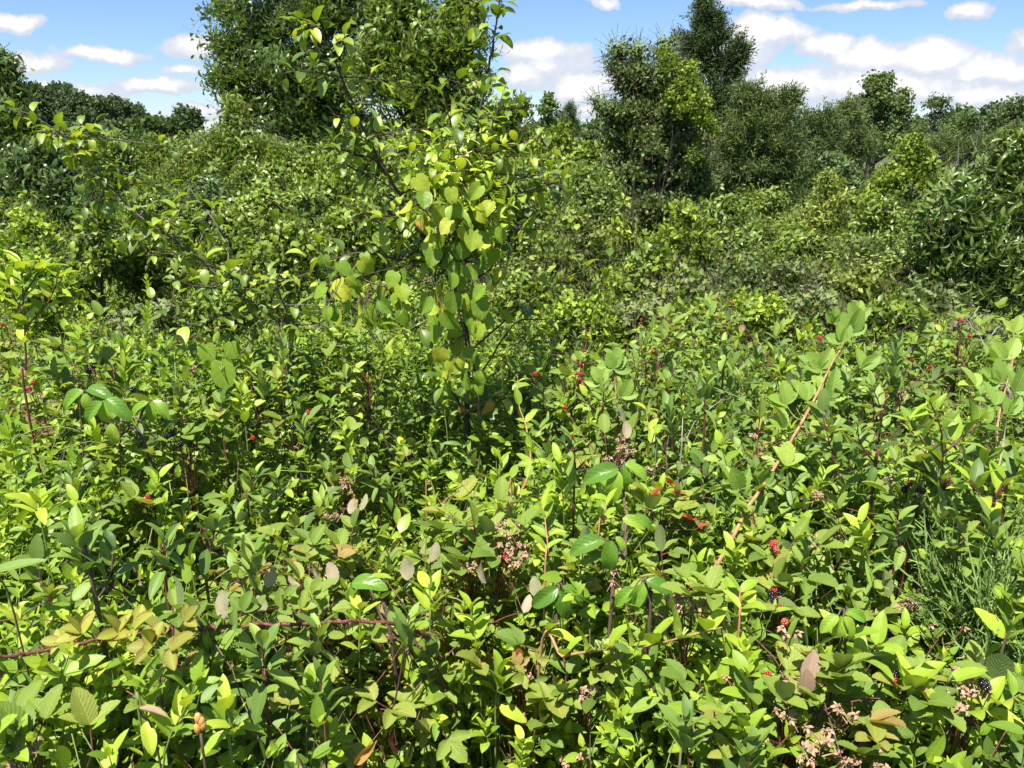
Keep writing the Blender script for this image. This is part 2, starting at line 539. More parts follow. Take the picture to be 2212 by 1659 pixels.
        for i in range(12):
            z = Ls * (i + .3) / 12; az += 2.4; L = U(.04, .09)
            d = np.array((math.cos(az) * .5, math.sin(az) * .5, .9)); d = unit(d)
            place(g, leaf(L, .0028, K=2, ncol=2, p=.2, q=.3, fold=0, curl=-.4), frame(d), (0, 0, z), U(0, 1))
            for _ in range(5):
                d2 = unit(d + rng.normal(0, .5, 3))
                place(g, leaf(U(.008, .02), .0022, K=1, ncol=2, p=.2, q=.3, fold=0, curl=0), frame(d2), np.array((0, 0, z)) + d * L * U(.1, 1), U(0, 1))
    return g.arrays()


_kits = {}


def kits(kind, K, ncol, n=6, stem=True):
    key = (kind, K, ncol, stem)
    if key not in _kits:
        _kits[key] = [kit_sprig(np.random.default_rng(hash_(kind) + 31 * i + K), kind, K, ncol, stem) for i in range(n)]
    return _kits[key]


def hash_(s):
    h = 7
    for c in str(s):
        h = (h * 31 + ord(c)) % 1000003
    return h


def scatter(geo, kitlist, pos, dirs, sc, rng, tint_bias=0.0, tint_amp=0.35, mi_off=0):
    """lay copies of shoots at pos, their axis along dirs, with random spin; fills geo with merged arrays"""
    pos, dirs = np.asarray(pos, float), unit(dirs)
    sc = np.full(len(pos), sc) if np.isscalar(sc) else np.asarray(sc)
    tb = np.full(len(pos), tint_bias) if np.isscalar(tint_bias) else np.asarray(tint_bias)
    which = rng.integers(0, len(kitlist), len(pos))
    spin = rng.uniform(0, 2 * math.pi, len(pos))
    for k, kt in enumerate(kitlist):
        m = np.where(which == k)[0]
        if not len(m):
            continue
        z = dirs[m]
        ref = np.where(np.abs(z[:, 2:3]) > .9, np.array([[1., 0, 0]]), np.array([[0, 0, 1.]]))
        a = unit(np.cross(ref, z)); b = np.cross(z, a)
        c, s = np.cos(spin[m])[:, None], np.sin(spin[m])[:, None]
        x, y = a * c + b * s, b * c - a * s
        M = np.stack([x, y, z], 2) * sc[m][:, None, None]
        V = np.einsum('nij,vj->nvi', M, kt['v']) + pos[m][:, None]
        nv = len(kt['v'])
        F = kt['f'][None] + (np.arange(len(m)) * nv)[:, None, None]
        T = kt['t'][None] * (2 * tint_amp) + (0.5 - tint_amp) + tb[m][:, None] + rng.normal(0, .08, len(m))[:, None]
        geo.add(V.reshape(-1, 3), F.reshape(-1, 4), np.tile(kt['uv'], (len(m), 1)), np.clip(T, 0, 1).ravel(), np.tile(kt['mi'], len(m)) + mi_off)


# ------------------------------------------------------------------ materials
def leaf_mat(name, stops, under=None, trans=None, rough=.46, tr=.30, vein=.32, patch=1.3, vscale=8.0, bump=.14, spots=0.0, spec=.32, rim=None, warm=(1.07, .98, 1.08)):
    """stops: ramp of the leaf's own colour over its random tint"""
    m = bpy.data.materials.new(name)
    m.use_nodes = True
    nt = m.node_tree
    nt.nodes.clear()
    B = NB(nt)
    at = B.n('ShaderNodeAttribute', attribute_name='tint').outputs['Fac']
    uv = B.n('ShaderNodeUVMap', uv_map='leaf_uv').outputs[0]
    sp = B.n('ShaderNodeSeparateXYZ'); nt.links.new(uv, sp.inputs[0])
    u = B.m('MULTIPLY_ADD', sp.outputs[0], 2.0, -1.0)
    au = B.m('ABSOLUTE', u)
    v = sp.outputs[1]
    geo = B.n('ShaderNodeNewGeometry')
    pos = geo.outputs['Position']
    pn = B.noise(pos, patch, 2.0)
    f = B.m('ADD', at, B.m('MULTIPLY', B.m('SUBTRACT', pn, .5), .55), clamp=True)
    stops = [(p_, (min(1, c_[0] * warm[0]), c_[1] * warm[1], c_[2] * warm[2])) for p_, c_ in stops]
    col = B.ramp(f, stops)
    # blotchy blade
    bl = B.noise(pos, 90.0, 2.0)
    col = B.mix(B.rng(bl, .35, .75, 0, .28), col, B.mix(1.0, col, (.66, .76, .6, 1), 'MULTIPLY'))
    mid = B.rng(au, .03, .10, 1, 0)
    side = B.m('SINE', B.m('MULTIPLY', B.m('SUBTRACT', v, B.m('MULTIPLY', au, .32)), vscale * 6.283))
    sv = B.rng(side, .80, 1.0)
    lines = B.m('MULTIPLY', B.m('MAXIMUM', mid, B.m('MULTIPLY', sv, .45)), vein)
    pale = B.mix(1.0, col, (1.6, 1.5, 1.7, 1), 'MULTIPLY')
    col = B.mix(lines, col, pale)
    if spots:
        sn = B.noise(pos, 55.0, 3.0, .7)
        col = B.mix(B.m('MULTIPLY', B.rng(sn, .66, .72), spots), col, (.16, .07, .02, 1))
    if rim:
        col = B.mix(B.m('MULTIPLY', B.rng(B.m('ADD', au, B.m('MULTIPLY', B.noise(pos, 60., 2.), .5)), .95, 1.25), .85), col, (*rim, 1))
    und = B.mix(1.0, col, (1.25, 1.15, 1.5, 1), 'MULTIPLY') if under is None else B.mix(.75, col, (*under, 1))
    base = B.mix(geo.outputs['Backfacing'], col, und)
    bs = B.n('ShaderNodeBsdfPrincipled')
    nt.links.new(base, bs.inputs['Base Color'])
    B.put(bs.inputs['Roughness'], B.mix(geo.outputs['Backfacing'], (rough,) * 3 + (1,), (.75, .75, .75, 1)))
    bs.inputs['Specular IOR Level'].default_value = spec
    if bump:
        bp = B.n('ShaderNodeBump')
        bp.inputs['Strength'].default_value = bump
        bp.inputs['Distance'].default_value = .002
        h = B.m('ADD', B.m('ADD', B.m('MULTIPLY', side, -.22), B.m('MULTIPLY', mid, -1.2)), B.m('MULTIPLY', B.noise(pos, 160., 2.), 1.2))
        B.put(bp.inputs['Height'], h)
        nt.links.new(bp.outputs[0], bs.inputs['Normal'])
    tb = B.n('ShaderNodeBsdfTranslucent')
    tc = B.mix(1.0, col, (1.75, 1.7, .55, 1) if trans is None else (*trans, 1), 'MULTIPLY')
    nt.links.new(tc, tb.inputs[0])
    mx = B.n('ShaderNodeMixShader'); mx.inputs[0].default_value = tr
    nt.links.new(bs.outputs[0], mx.inputs[1]); nt.links.new(tb.outputs[0], mx.inputs[2])
    o = B.n('ShaderNodeOutputMaterial'); nt.links.new(mx.outputs[0], o.inputs[0])
    return m


def bark_mat(name, c1, c2, rough=.8, scale=40., bump=.5, stretch=(1, 1, .25)):
    m = bpy.data.materials.new(name)
    m.use_nodes = True
    nt = m.node_tree
    B = NB(nt)
    bs = nt.nodes['Principled BSDF']
    tc = B.n('ShaderNodeTexCoord').outputs['Object']
    mp = B.n('ShaderNodeMapping'); mp.inputs['Scale'].default_value = stretch
    nt.links.new(tc, mp.inputs[0])
    n = B.noise(mp.outputs[0], scale, 4., .6)
    nt.links.new(B.ramp(n, [(.3, c1), (.7, c2)]), bs.inputs['Base Color'])
    bs.inputs['Roughness'].default_value = rough
    bp = B.n('ShaderNodeBump'); bp.inputs['Strength'].default_value = bump; bp.inputs['Distance'].default_value = .004
    B.put(bp.inputs['Height'], n); nt.links.new(bp.outputs[0], bs.inputs['Normal'])
    return m


L = leaf_mat
M = dict(
    honey=L('honeysuckle_leaf', [(0, (.075, .15, .018)), (.35, (.155, .275, .024)), (.75, (.28, .42, .034)), (1, (.38, .49, .05))], rough=.45, patch=2.2, spots=.55),
    dog=L('dogwood_leaf', [(0, (.07, .14, .028)), (.5, (.15, .26, .045)), (1, (.26, .38, .06))], under=(.19, .25, .12), rough=.5, vscale=6., spots=.55),
    bram=L('bramble_leaf', [(0, (.06, .115, .02)), (.4, (.125, .215, .03)), (.75, (.20, .29, .04)), (.93, (.25, .28, .05)), (1, (.27, .21, .06))], under=(.23, .27, .13), rough=.6, vein=.35, vscale=8., bump=.3, spots=.5),
    pear=L('pear_leaf', [(0, (.065, .125, .016)), (.4, (.135, .23, .024)), (.8, (.23, .34, .032)), (1, (.32, .40, .03))], rough=.42, spec=.55, vscale=7., spots=.55),
    small=L('small_leaf', [(0, (.055, .10, .016)), (.5, (.13, .215, .03)), (1, (.25, .34, .045))], rough=.5, spots=.55),
    grape=L('grape_leaf', [(0, (.10, .20, .018)), (.6, (.185, .31, .025)), (1, (.34, .39, .03))], rough=.5, vscale=4., spots=.3),
    cherry=L('cherry_leaf', [(0, (.035, .075, .017)), (.5, (.075, .145, .03)), (.9, (.13, .22, .038)), (1, (.17, .25, .045))], rough=.33, spec=.55, bump=0, vein=.3),
    cherry_y=L('young_cherry_leaf', [(0, (.06, .12, .018)), (.5, (.13, .22, .032)), (.85, (.21, .30, .045)), (1, (.28, .34, .06))], rough=.4, bump=0, vein=.3),
    broad=L('poplar_leaf', [(0, (.04, .085, .024)), (.6, (.09, .155, .036)), (1, (.15, .22, .05))], under=(.12, .18, .08), rough=.55, bump=0, vein=.2, spec=.25),
    vine=L('vine_leaf', [(0, (.08, .14, .016)), (.5, (.18, .28, .025)), (1, (.31, .40, .035))], rough=.45, bump=0, vein=.2),
    cedar=L('cedar_spray', [(0, (.030, .062, .018)), (.5, (.065, .12, .03)), (1, (.13, .19, .045))], rough=.8, bump=0, vein=0, tr=.15, spec=.2),
    lance=L('lance_leaf', [(0, (.06, .14, .02)), (.5, (.13, .25, .035)), (1, (.24, .37, .05))], rough=.5, vscale=10., spots=.55),
    grass=L('grass_blade', [(0, (.09, .17, .03)), (.6, (.18, .28, .05)), (1, (.38, .38, .12))], rough=.5, bump=0, vein=.15),
    far=L('far_leaf', [(0, (.036, .066, .027)), (.5, (.062, .108, .04)), (1, (.10, .155, .055))], rough=.7, bump=0, vein=0, tr=.2, patch=.12, spec=.2),
    blue=L('blue_green_leaf', [(0, (.05, .10, .035)), (.5, (.11, .18, .06)), (1, (.18, .27, .10))], rough=.6, spec=.25, bump=0, vein=.2),
    olive=L('olive_leaf', [(0, (.05, .095, .022)), (.5, (.105, .18, .04)), (1, (.20, .27, .07))], rough=.4, bump=0, vein=.2),
    broom=L('broom_twig', [(0, (.07, .15, .03)), (1, (.17, .28, .06))], rough=.6, bump=0, vein=0, tr=.1),
    crab=L('large_drooping_leaf', [(0, (.08, .19, .02)), (.6, (.15, .30, .025)), (1, (.24, .38, .035))], rough=.35, spec=.55, vscale=6., bump=.25),
    yellowleaf=L('yellow_leaf', [(0, (.60, .42, .02)), (1, (.68, .50, .03))], rough=.45, vein=.2, warm=(1, 1, 1)),
    redleaf=L('red_autumn_leaf', [(0, (.30, .055, .025)), (1, (.30, .12, .04))], rough=.5, warm=(1, 1, 1)),
    tanleaf=L('withered_leaf', [(0, (.40, .22, .06)), (1, (.50, .30, .09))], rough=.6, spots=.7, warm=(1, 1, 1)),
    rimleaf=L('red_rimmed_leaf', [(0, (.18, .19, .035)), (.6, (.27, .29, .04)), (1, (.34, .36, .06))], rough=.55, vscale=8., rim=(.22, .06, .02), warm=(1, 1, 1)),
    pinkleaf=L('pale_pink_leaf', [(0, (.36, .22, .16)), (1, (.45, .32, .24))], rough=.65, vscale=8., vein=.35, warm=(1, 1, 1)),
    cane_leaf=L('raspberry_cane_leaf', [(0, (.12, .23, .035)), (.5, (.20, .33, .05)), (1, (.30, .42, .065))], under=(.24, .31, .18), rough=.5, vscale=9., bump=.45),
    stem_red=bark_mat('red_stem', (.07, .022, .016), (.17, .06, .04), .55, 90, .8),
    stem_brown=bark_mat('brown_twig', (.045, .03, .022), (.14, .10, .07), .8, 60),
    stem_green=bark_mat('green_stem', (.10, .16, .03), (.20, .26, .07), .55, 60),
    stem_pink=bark_mat('pink_vine_stem', (.34, .14, .08), (.50, .25, .15), .5, 60),
    bark=bark_mat('bark', (.02, .017, .014), (.085, .07, .055), .9, 18, .9),
    bark_grey=bark_mat('grey_bark', (.05, .045, .04), (.17, .15, .13), .9, 18, .9),
    cane=bark_mat('tan_cane_bark', (.22, .12, .045), (.42, .25, .11), .7, 50, .8, (1, 1, .1)),
    dry=bark_mat('dry_flower', (.20, .115, .06), (.44, .30, .19), .85, 160),
    drywood=bark_mat('dry_grey_twig', (.15, .13, .11), (.32, .29, .24), .85, 80),
)


def berry_mat(name, c, rough):
    m = bpy.data.materials.new(name)
    m.use_nodes = True
    b = m.node_tree.nodes['Principled BSDF']
    B = NB(m.node_tree)
    n = B.noise(B.n('ShaderNodeTexCoord').outputs['Object'], 220., 2.)
    m.node_tree.links.new(B.ramp(n, [(.3, tuple(q * .6 for q in c)), (.7, c)]), b.inputs['Base Color'])
    b.inputs['Roughness'].default_value = rough
    b.inputs['Coat Weight'].default_value = .3
    return m


M['black'] = berry_mat('ripe_blackberry', (.010, .007, .013), .16)
M['red'] = berry_mat('unripe_blackberry', (.38, .014, .014), .25)
M['orange'] = berry_mat('green_orange_blackberry', (.40, .085, .04), .4)

# ------------------------------------------------------------------ ground
def build_ground():
    n = 90
    xs = np.sinh(np.linspace(-5.2, 5.2, n)) * 11.0
    X, Y = np.meshgrid(xs, xs)
    Z = (vnoise(X, Y, .35, 11) - .5) * .12 * (np.hypot(X, Y) > 1) + np.interp(np.hypot(X, Y), [0, 60, 900], [0, 0, 4])
    v = np.stack([X, Y, Z], 2).reshape(-1, 3)
    i, j = np.meshgrid(np.arange(n - 1), np.arange(n - 1))
    a = (j * n + i).ravel()
    f = np.stack([a, a + 1, a + n + 1, a + n], 1)
    g = Geo(); g.add(v, f, v[:, :2])
    m = bpy.data.materials.new('meadow_soil'); m.use_nodes = True
    B = NB(m.node_tree)
    pos = B.n('ShaderNodeNewGeometry').outputs['Position']
    c = B.ramp(B.noise(pos, 3., 5., .65), [(.3, (.03, .035, .014)), (.5, (.06, .075, .02)), (.7, (.10, .085, .04))])
    b = m.node_tree.nodes['Principled BSDF']
    m.node_tree.links.new(c, b.inputs['Base Color']); b.inputs['Roughness'].default_value = .95
    bp = B.n('ShaderNodeBump'); bp.inputs['Strength'].default_value = 1.; bp.inputs['Distance'].default_value = .03
    B.put(bp.inputs['Height'], B.noise(pos, 30., 4.)); m.node_tree.links.new(bp.outputs[0], b.inputs['Normal'])
    o = bpy.data.objects.new('ground', g.mesh('ground', [m])); COL.objects.link(o)
    tag(o, kind='structure')


build_ground()

# ------------------------------------------------------------------ the tangle of leaves
# patches seen in the photograph: (x, y, radius in photo pixels, species, strength)
PATCH = [(250, 660, 170, 'bram', 2.2), (330, 940, 90, 'bram', 1.5), (800, 1230, 170, 'bram', 2.6), (1000, 1260, 120, 'bram', 2.4), (480, 1330, 100, 'bram', .8), (1880, 720, 210, 'bram', 2.2),
         (1740, 1480, 110, 'bram', 2.0), (1700, 1300, 90, 'bram', 1.6), (1450, 1090, 90, 'bram', 2.0), (1300, 660, 170, 'bram', 1.4), (1850, 1600, 120, 'bram', 1.0), (1560, 560, 160, 'bram', .8), (1330, 950, 70, 'bram', 1.6),
         (140, 960, 170, 'honey', 2.2), (560, 990, 200, 'honey', 1.4), (300, 1500, 280, 'honey', 1.4), (900, 1500, 200, 'honey', 1.5), (60, 1450, 150, 'honey', 1.2), (1350, 1400, 200, 'honey', 1.2), (1450, 1000, 160, 'honey', .9),
         (1600, 1450, 150, 'honey', 1.2), (1950, 1470, 150, 'honey', 1.6), (1200, 980, 160, 'honey', 1.2), (100, 480, 140, 'honey', 1.0),
         (560, 1130, 170, 'dog', 2.6), (380, 1180, 130, 'dog', 1.6), (500, 1280, 130, 'dog', 1.6), (1300, 880, 130, 'dog', 1.6), (1620, 780, 220, 'dog', 2.2), (1900, 950, 160, 'dog', 1.6), (650, 1450, 160, 'dog', 1.5), (1150, 950, 90, 'dog', 1.4), (1950, 1180, 160, 'dog', 1.2),
         (1750, 1230, 160, 'small', .8), (1200, 700, 150, 'small', 1.0), (700, 840, 150, 'small', 1.0), (1380, 720, 120, 'small', 1.2)]
PW = []
for (X, Y, r, k, s) in PATCH:
    q = S(X, Y); q2 = S(X + r, Y); q3 = S(X, Y - r * .8)
    PW.append((q[0], q[1], abs(q2[0] - q[0]) + .02, max(abs(q3[1] - q[1]), .08), k, s))


def weights(x, y):
    W = {'honey': .8 + .6 * np.clip(2.2 - y, 0, 1.2) + 1.1 * vnoise(x, y, 1.9, 21) ** 2, 'bram': .12 + 1.0 * vnoise(x, y, 1.4, 22) ** 3, 'dog': .3 + 1.2 * vnoise(x, y, 1.6, 23) ** 3, 'small': .45 + .8 * vnoise(x, y, 2.2, 24)}
    far = np.clip((y - 3.0) / 3.5, 0, 1)
    W['honey'] = W['honey'] * (1 - .35 * far); W['bram'] = W['bram'] * (.55 + .45 * np.clip((y - 1.2) / 2, 0, 1)) + .35 * far; W['lance'] = .25 + .9 * vnoise(x, y, 1.7, 27) ** 2; W['ash'] = .12 + .9 * vnoise(x, y, 1.5, 28) ** 3; W['dead'] = .04 + .5 * vnoise(x, y, 2.6, 30) ** 3; W['grass'] = .04 + .5 * vnoise(x, y, 2.1, 29) ** 5; W['pear'] = .06 + .45 * far * vnoise(x, y, .9, 25)
    for (cx, cy, rx, ry, k, s) in PW:
        W[k] = W[k] + s * np.exp(-((x - cx) / rx) ** 2 - ((y - cy) / ry) ** 2)
    return W


M['wither'] = leaf_mat('withering_leaf', [(0, (.10, .085, .03)), (.5, (.19, .14, .06)), (1, (.30, .20, .10))], under=(.34, .27, .19), rough=.75, spots=.6, warm=(1, 1, 1), bump=.3)
COVER = {k: Geo() for k in ('honey', 'dog', 'bram', 'small', 'pear', 'lance', 'ash', 'grass', 'dead')}


def cover_zone(y0, y1, per_m2, K, ncol, sc, depth, seed, nk=6, side=0):
    rng = np.random.default_rng(seed)
    hw = lambda y: .70 * y + .35
    ys = np.linspace(y0, y1, 200)
    area = np.trapezoid(2 * hw(ys), ys) if hasattr(np, 'trapezoid') else np.trapz(2 * hw(ys), ys)
    n = int(area * per_m2)
    cdf = np.cumsum(hw(ys)); cdf /= cdf[-1]
    y = np.interp(rng.random(n), cdf, ys)
    x = rng.uniform(-1, 1, n) * hw(y)
    if side:
        n = int((y1 - y0) * 2 * side * per_m2)
        y = rng.uniform(y0, y1, n)
        x = (hw(y) + rng.uniform(-.05, side, n)) * rng.choice([-1, 1], n)
    dep = rng.exponential(1.0, n) * depth * .6 + rng.uniform(0, depth * .2, n)
    dep = np.minimum(dep, depth * 2.0)
    W = weights(x, y)
    names = list(W)
    A = np.stack([W[k] for k in names], 1); A = A ** 1.5; A /= A.sum(1, keepdims=True)
    ch = (np.cumsum(A, 1) > rng.random(n)[:, None]).argmax(1)
    z = H(x, y) - dep - .13 * sc
    tilt = rng.normal(0, .52, (n, 2))
    for i, k in enumerate(names):
        m = ch == i
        if not m.any():
            continue
        d = np.stack([tilt[m, 0], tilt[m, 1] - .05, np.ones(m.sum())], 1)
        scatter(COVER[k], kits('bram' if k == 'dead' else k, K, ncol, nk), np.stack([x[m], y[m], z[m]], 1), d, sc * rng.uniform(.65, 1.2, m.sum()), rng, tint_bias=0)


cover_zone(.30, 1.0, 2700, 6, 3, .76, .30, 1)
cover_zone(1.0, 1.6, 2300, 5, 3, .70, .32, 11)
cover_zone(1.6, 2.6, 1500, 4, 3, .74, .32, 2)
cover_zone(2.6, 4.5, 900, 3, 3, .77, .32, 3)
cover_zone(4.5, 8.0, 430, 3, 2, .86, .34, 4)
cover_zone(8.0, 14.0, 160, 2, 2, 1.05, .34, 5)
cover_zone(14.0, 26.0, 24, 2, 2, 1.9, .4, 6)
# the field goes on to both sides of the view and round the standpoint
for (ya, yb, den, sc_, sd) in ((.3, 4.5, 330, 1.15, 51), (4.5, 12., 110, 1.35, 52)):
    cover_zone(ya, yb, den, 3, 2, sc_, .34, sd, side=2.6)
names = {'honey': ('honeysuckle_tangle', M['honey'], M['stem_green']), 'dog': ('dogwood_undergrowth', M['dog'], M['stem_red']),
         'bram': ('bramble_undergrowth', M['bram'], M['stem_red']), 'small': ('low_weeds', M['small'], M['stem_green']),
         'pear': ('seedling_undergrowth', M['pear'], M['stem_brown']), 'lance': ('goldenrod_undergrowth', M['lance'], M['stem_green']),
         'ash': ('creeper_undergrowth', M['dog'], M['stem_green']), 'grass': ('long_grass', M['grass'], M['grass']), 'dead': ('withering_bramble_undergrowth', M['wither'], M['stem_brown'])}
lab = {'dead': 'brown and tan withering bramble leaves here and there in the field','lance': 'narrow leaves on upright green stems mixed into the field', 'ash': 'feathery toothed compound leaves creeping through the field', 'grass': 'thin arching grass blades poking through the leaves',
       'honey': 'bright yellow-green honeysuckle leaves carpeting the whole field', 'dog': 'grey-green oval leaves on red twigs filling the field between the brambles',
       'bram': 'olive and brownish toothed bramble leaves filling the field', 'small': 'small dark green leaves low in the gaps of the field',
       'pear': 'glossy curled seedling leaves scattered through the farther field'}
for k, g in COVER.items():
    nm, m1, m2 = names[k]
    o = bpy.data.objects.new(nm, g.mesh(nm, [m1, m2])); COL.objects.link(o)
    tag(o, lab[k], 'undergrowth', kind='stuff')


def loose_stems():
    rng = np.random.default_rng(9)
    g = Geo()
    for i in range(420):
        y = .5 + 4.5 * rng.random() ** 1.3; x = rng.uniform(-.75, .75) * y
        a = rng.uniform(0, 6.28); l = rng.uniform(.08, .28)
        p = []
        for t in (-1, -.4, .3, 1):
            xx, yy = x + math.cos(a) * l * t, y + math.sin(a) * l * t
            p.append(np.array([xx, yy, float(H(xx, yy)) - .02 + rng.uniform(.0, .05) * (1 - t * t) - .09 * t * t + rng.normal(0, .008)]))
        tube(g, p, rng.uniform(.0009, .0017), .0007, 4, n=4, mi=int(rng.integers(0, 3)), kink=.0012, rng=rng)
    o = bpy.data.objects.new('loose_stems', g.mesh('loose_stems', [M['stem_red'], M['stem_brown'], M['stem_green']])); COL.objects.link(o)
    tag(o, 'thin red, brown and green runners criss-crossing the leaves', 'undergrowth', kind='stuff')


loose_stems()

# ------------------------------------------------------------------ trees and shrubs
def px_lobe(X, Y, rx, ry, d, dd=0.0):
    c = P(X, Y, d + dd)
    k = (d + dd) / FPX * 1.03
    return c, np.array([rx * k, (rx + ry) * .5 * k * .9, ry * k])


def split_lobes(lobes, rng, k=7, f=.45):
    """each mass breaks into smaller tufts round its skin, with a thinner core"""
    out = []
    for c, r in lobes:
        out.append((c, r * .74, .95))
        n = k + int(2.5 * min(3, r[0] * r[2]))
        for i in range(n):
            u = unit(rng.normal(0, 1, 3)); u[2] = abs(u[2]) * (1 if rng.random() < .7 else -1)
            s = f * rng.uniform(.6, 1.15)
            out.append((c + u * r * rng.uniform(.5, .8), r * s * np.array([1.1, 1.1, .75]), 1.0))
    return out


def crown(geo, lobes, kl, dens, sc, rng, droop=0.0, up=0.0, gap=.30, cl=.5, inner=.35, tint=0.0, zmin=.05, rough=.16):
    """shoots spread through lobes, thick near their skins and in clumps, with holes between clumps"""
    for (c, r, wd_) in split_lobes(lobes, rng):
        area = math.pi * (r[0] * r[2] + r[0] * r[1] + r[1] * r[2]) / 3 * 2.6
        n = max(5, int(area * dens * .62 * wd_))
        u = unit(rng.normal(0, 1, (n, 3)))
        rad = 1 - (rng.random(n) ** 1.6) * (1 - inner)
        # lumpy skin
        f1 = vnoise(u[:, 0] * 2 + c[0], u[:, 2] * 2 + c[1], 1.6, 31) + .6 * vnoise(u[:, 1] * 2 - c[0], u[:, 2] * 2 + c[2], 3.1, 33)
        rad = rad * (1 + (f1 - .8) * 2 * rough)
        p = c[None] + u * r[None] * rad[:, None]
        s = cl
        g = (vnoise(p[:, 0] + p[:, 1] * .63, p[:, 2] - p[:, 1] * .41, 1 / s, 41) + vnoise(p[:, 1] + p[:, 0] * .37, p[:, 2] + p[:, 0] * .21, 1 / s * .8, 43)) * .5
        keep = (g > gap + .12 * rng.random(n)) & (p[:, 2] > zmin)
        p, u2, g = p[keep], u[keep], g[keep]
        d = unit(u2 * np.array([1, 1, .8])) + np.array([0, 0, up - droop])[None] + rng.normal(0, .3, (len(p), 3))
        scatter(geo, kl, p - unit(d) * .15 * sc, d, sc * rng.uniform(.75, 1.2, len(p)), rng, tint_bias=tint)


def tree(name, label, cat, d, lobes, kind, mat, K=2, ncol=2, dens=60, sc=1.0, seed=1, trunk=.07, bark='bark', group=None, trunk_x=None, limbs=True, lean=0., **kw):
    rng = np.random.default_rng(seed + hash_(name + label))
    if 3 < d < 14:      # nearer things: set a little closer, their size with them
        d, sc, dens, trunk = d * .9, sc * .9, dens / .81, trunk * .8
    if kind == 'cedar':
        kw['rough'] = .34
    dens *= {'cherry': 2.6, 'broad': 2.1, 'small': 1.5, 'pear': 1.6, 'cedar': 1.7, 'clump': 1.5}.get(kind, 1.4)
    L = []
    for l in lobes:
        dd = l[4] if len(l) > 4 else 0.0
        L.append(px_lobe(l[0], l[1], l[2], l[3], d, dd))
    cx = np.average([c[0] for c, r in L], weights=[r[0] * r[2] for c, r in L])
    if trunk_x is not None:
        cx = P(trunk_x, 290, d)[0]
    top = max(c[2] + r[2] * .6 for c, r in L)
    base = np.array([cx, d, -0.05])
    root = thing(name, label, cat, base, group)
    g = Geo()
    tc = [base, base + [rng.normal(0, .05), 0, top * .35], np.array([cx + lean * .5 + rng.normal(0, .1), d, top * .7]), np.array([cx + lean, d, top * .95])]
    tp = tube(g, tc, trunk, trunk * .25, 8, n=5)
    if limbs:
        for c, r in L:
            k = rng.integers(1, 3)
            for _ in range(k + 1):
                e = c + rng.normal(0, .45, 3) * r
                i = int(np.clip(np.searchsorted(tp[:, 2], e[2] * .72 - .1), 2, len(tp) - 2))
                mid = (tp[i] + e) / 2 + [0, 0, -.05 * np.linalg.norm(e - tp[i])]
                q = tube(g, [tp[i], mid, e], trunk * .22, trunk * .05, 5, n=3)
                for _ in range(3):
                    j = rng.integers(1, len(q) - 1)
                    tube(g, [q[j], q[j] + rng.normal(0, .35, 3) * r + [0, 0, .05]], trunk * .08, trunk * .03, 4, n=2)
    part('trunk', g, [M[bark]], root)
    g2 = Geo()
    crown(g2, L, kits(kind, K, ncol), dens, sc, rng, **kw)
    part('crown' if cat in ('tree',) else 'foliage', g2, [M[mat], M['stem_brown']], root)
    return root


G_FAR = 'trees of the distant wooded rise'
T = tree
# far wooded rise beyond the meadow
far = [(40, 262, 42, 50), (88, 245, 48, 55), (140, 240, 52, 52), (200, 255, 50, 52), (248, 262, 48, 48), (300, 275, 48, 44), (340, 285, 40, 34), (165, 290, 60, 40), (75, 295, 60, 40), (5, 275, 45, 45)]
wd = ['broad dark crown at the left end of the far wooded rise', 'dark crown rising second along the far wooded rise', 'highest rounded crown on the far wooded rise',
      'rounded crown right of the highest one on the far wooded rise', 'crown on the right shoulder of the far wooded rise', 'lower crown where the far wooded rise slopes down',
      'lowest small crown at the right foot of the far wooded rise', 'shaded crown below the skyline in the middle of the far wooded rise', 'shaded crown below the skyline at the left of the far wooded rise',
      'dark crown half hidden behind the feathery branch tip']
for i, (X, Y, rx, ry) in enumerate(far):
    T('woodland_tree', wd[i], 'tree', 118 + (i % 3) * 5, [(X, Y, rx, ry), (X - rx * .45, Y + 14, rx * .6, ry * .7), (X + rx * .5, Y + 12, rx * .6, ry * .7), (X + 5, Y + 45, rx * 1.1, 40)], 'clump', 'far', dens=4.2, sc=1.6, seed=i, trunk=.3, group=G_FAR, limbs=False, gap=.12, cl=2.2, inner=.7, rough=.22)
T('woodland_tree', 'lone small dark tree right of the far wooded rise, left of the tall tree', 'tree', 95, [(405, 252, 26, 16), (395, 270, 30, 16), (418, 268, 20, 16)], 'clump', 'far', dens=3.5, sc=1.7, trunk=.2, limbs=False, gap=.2, cl=1.2)
T('lime_green_tree', 'paler green tree in front of the far wooded rise', 'tree', 42, [(300, 278, 55, 26), (350, 275, 50, 24), (255, 285, 40, 20), (310, 305, 80, 25)], 'clump', 'broad', dens=14, sc=.8, trunk=.12, limbs=False, gap=.22, cl=.9, tint=-.25)
T('grey_green_tree', 'grey-green tree left of the paler one before the far wooded rise', 'tree', 30, [(185, 290, 40, 28), (225, 300, 35, 22), (150, 300, 34, 22)], 'clump', 'blue', dens=18, sc=.6, trunk=.1, limbs=False, gap=.3, cl=.7, tint=-.2)
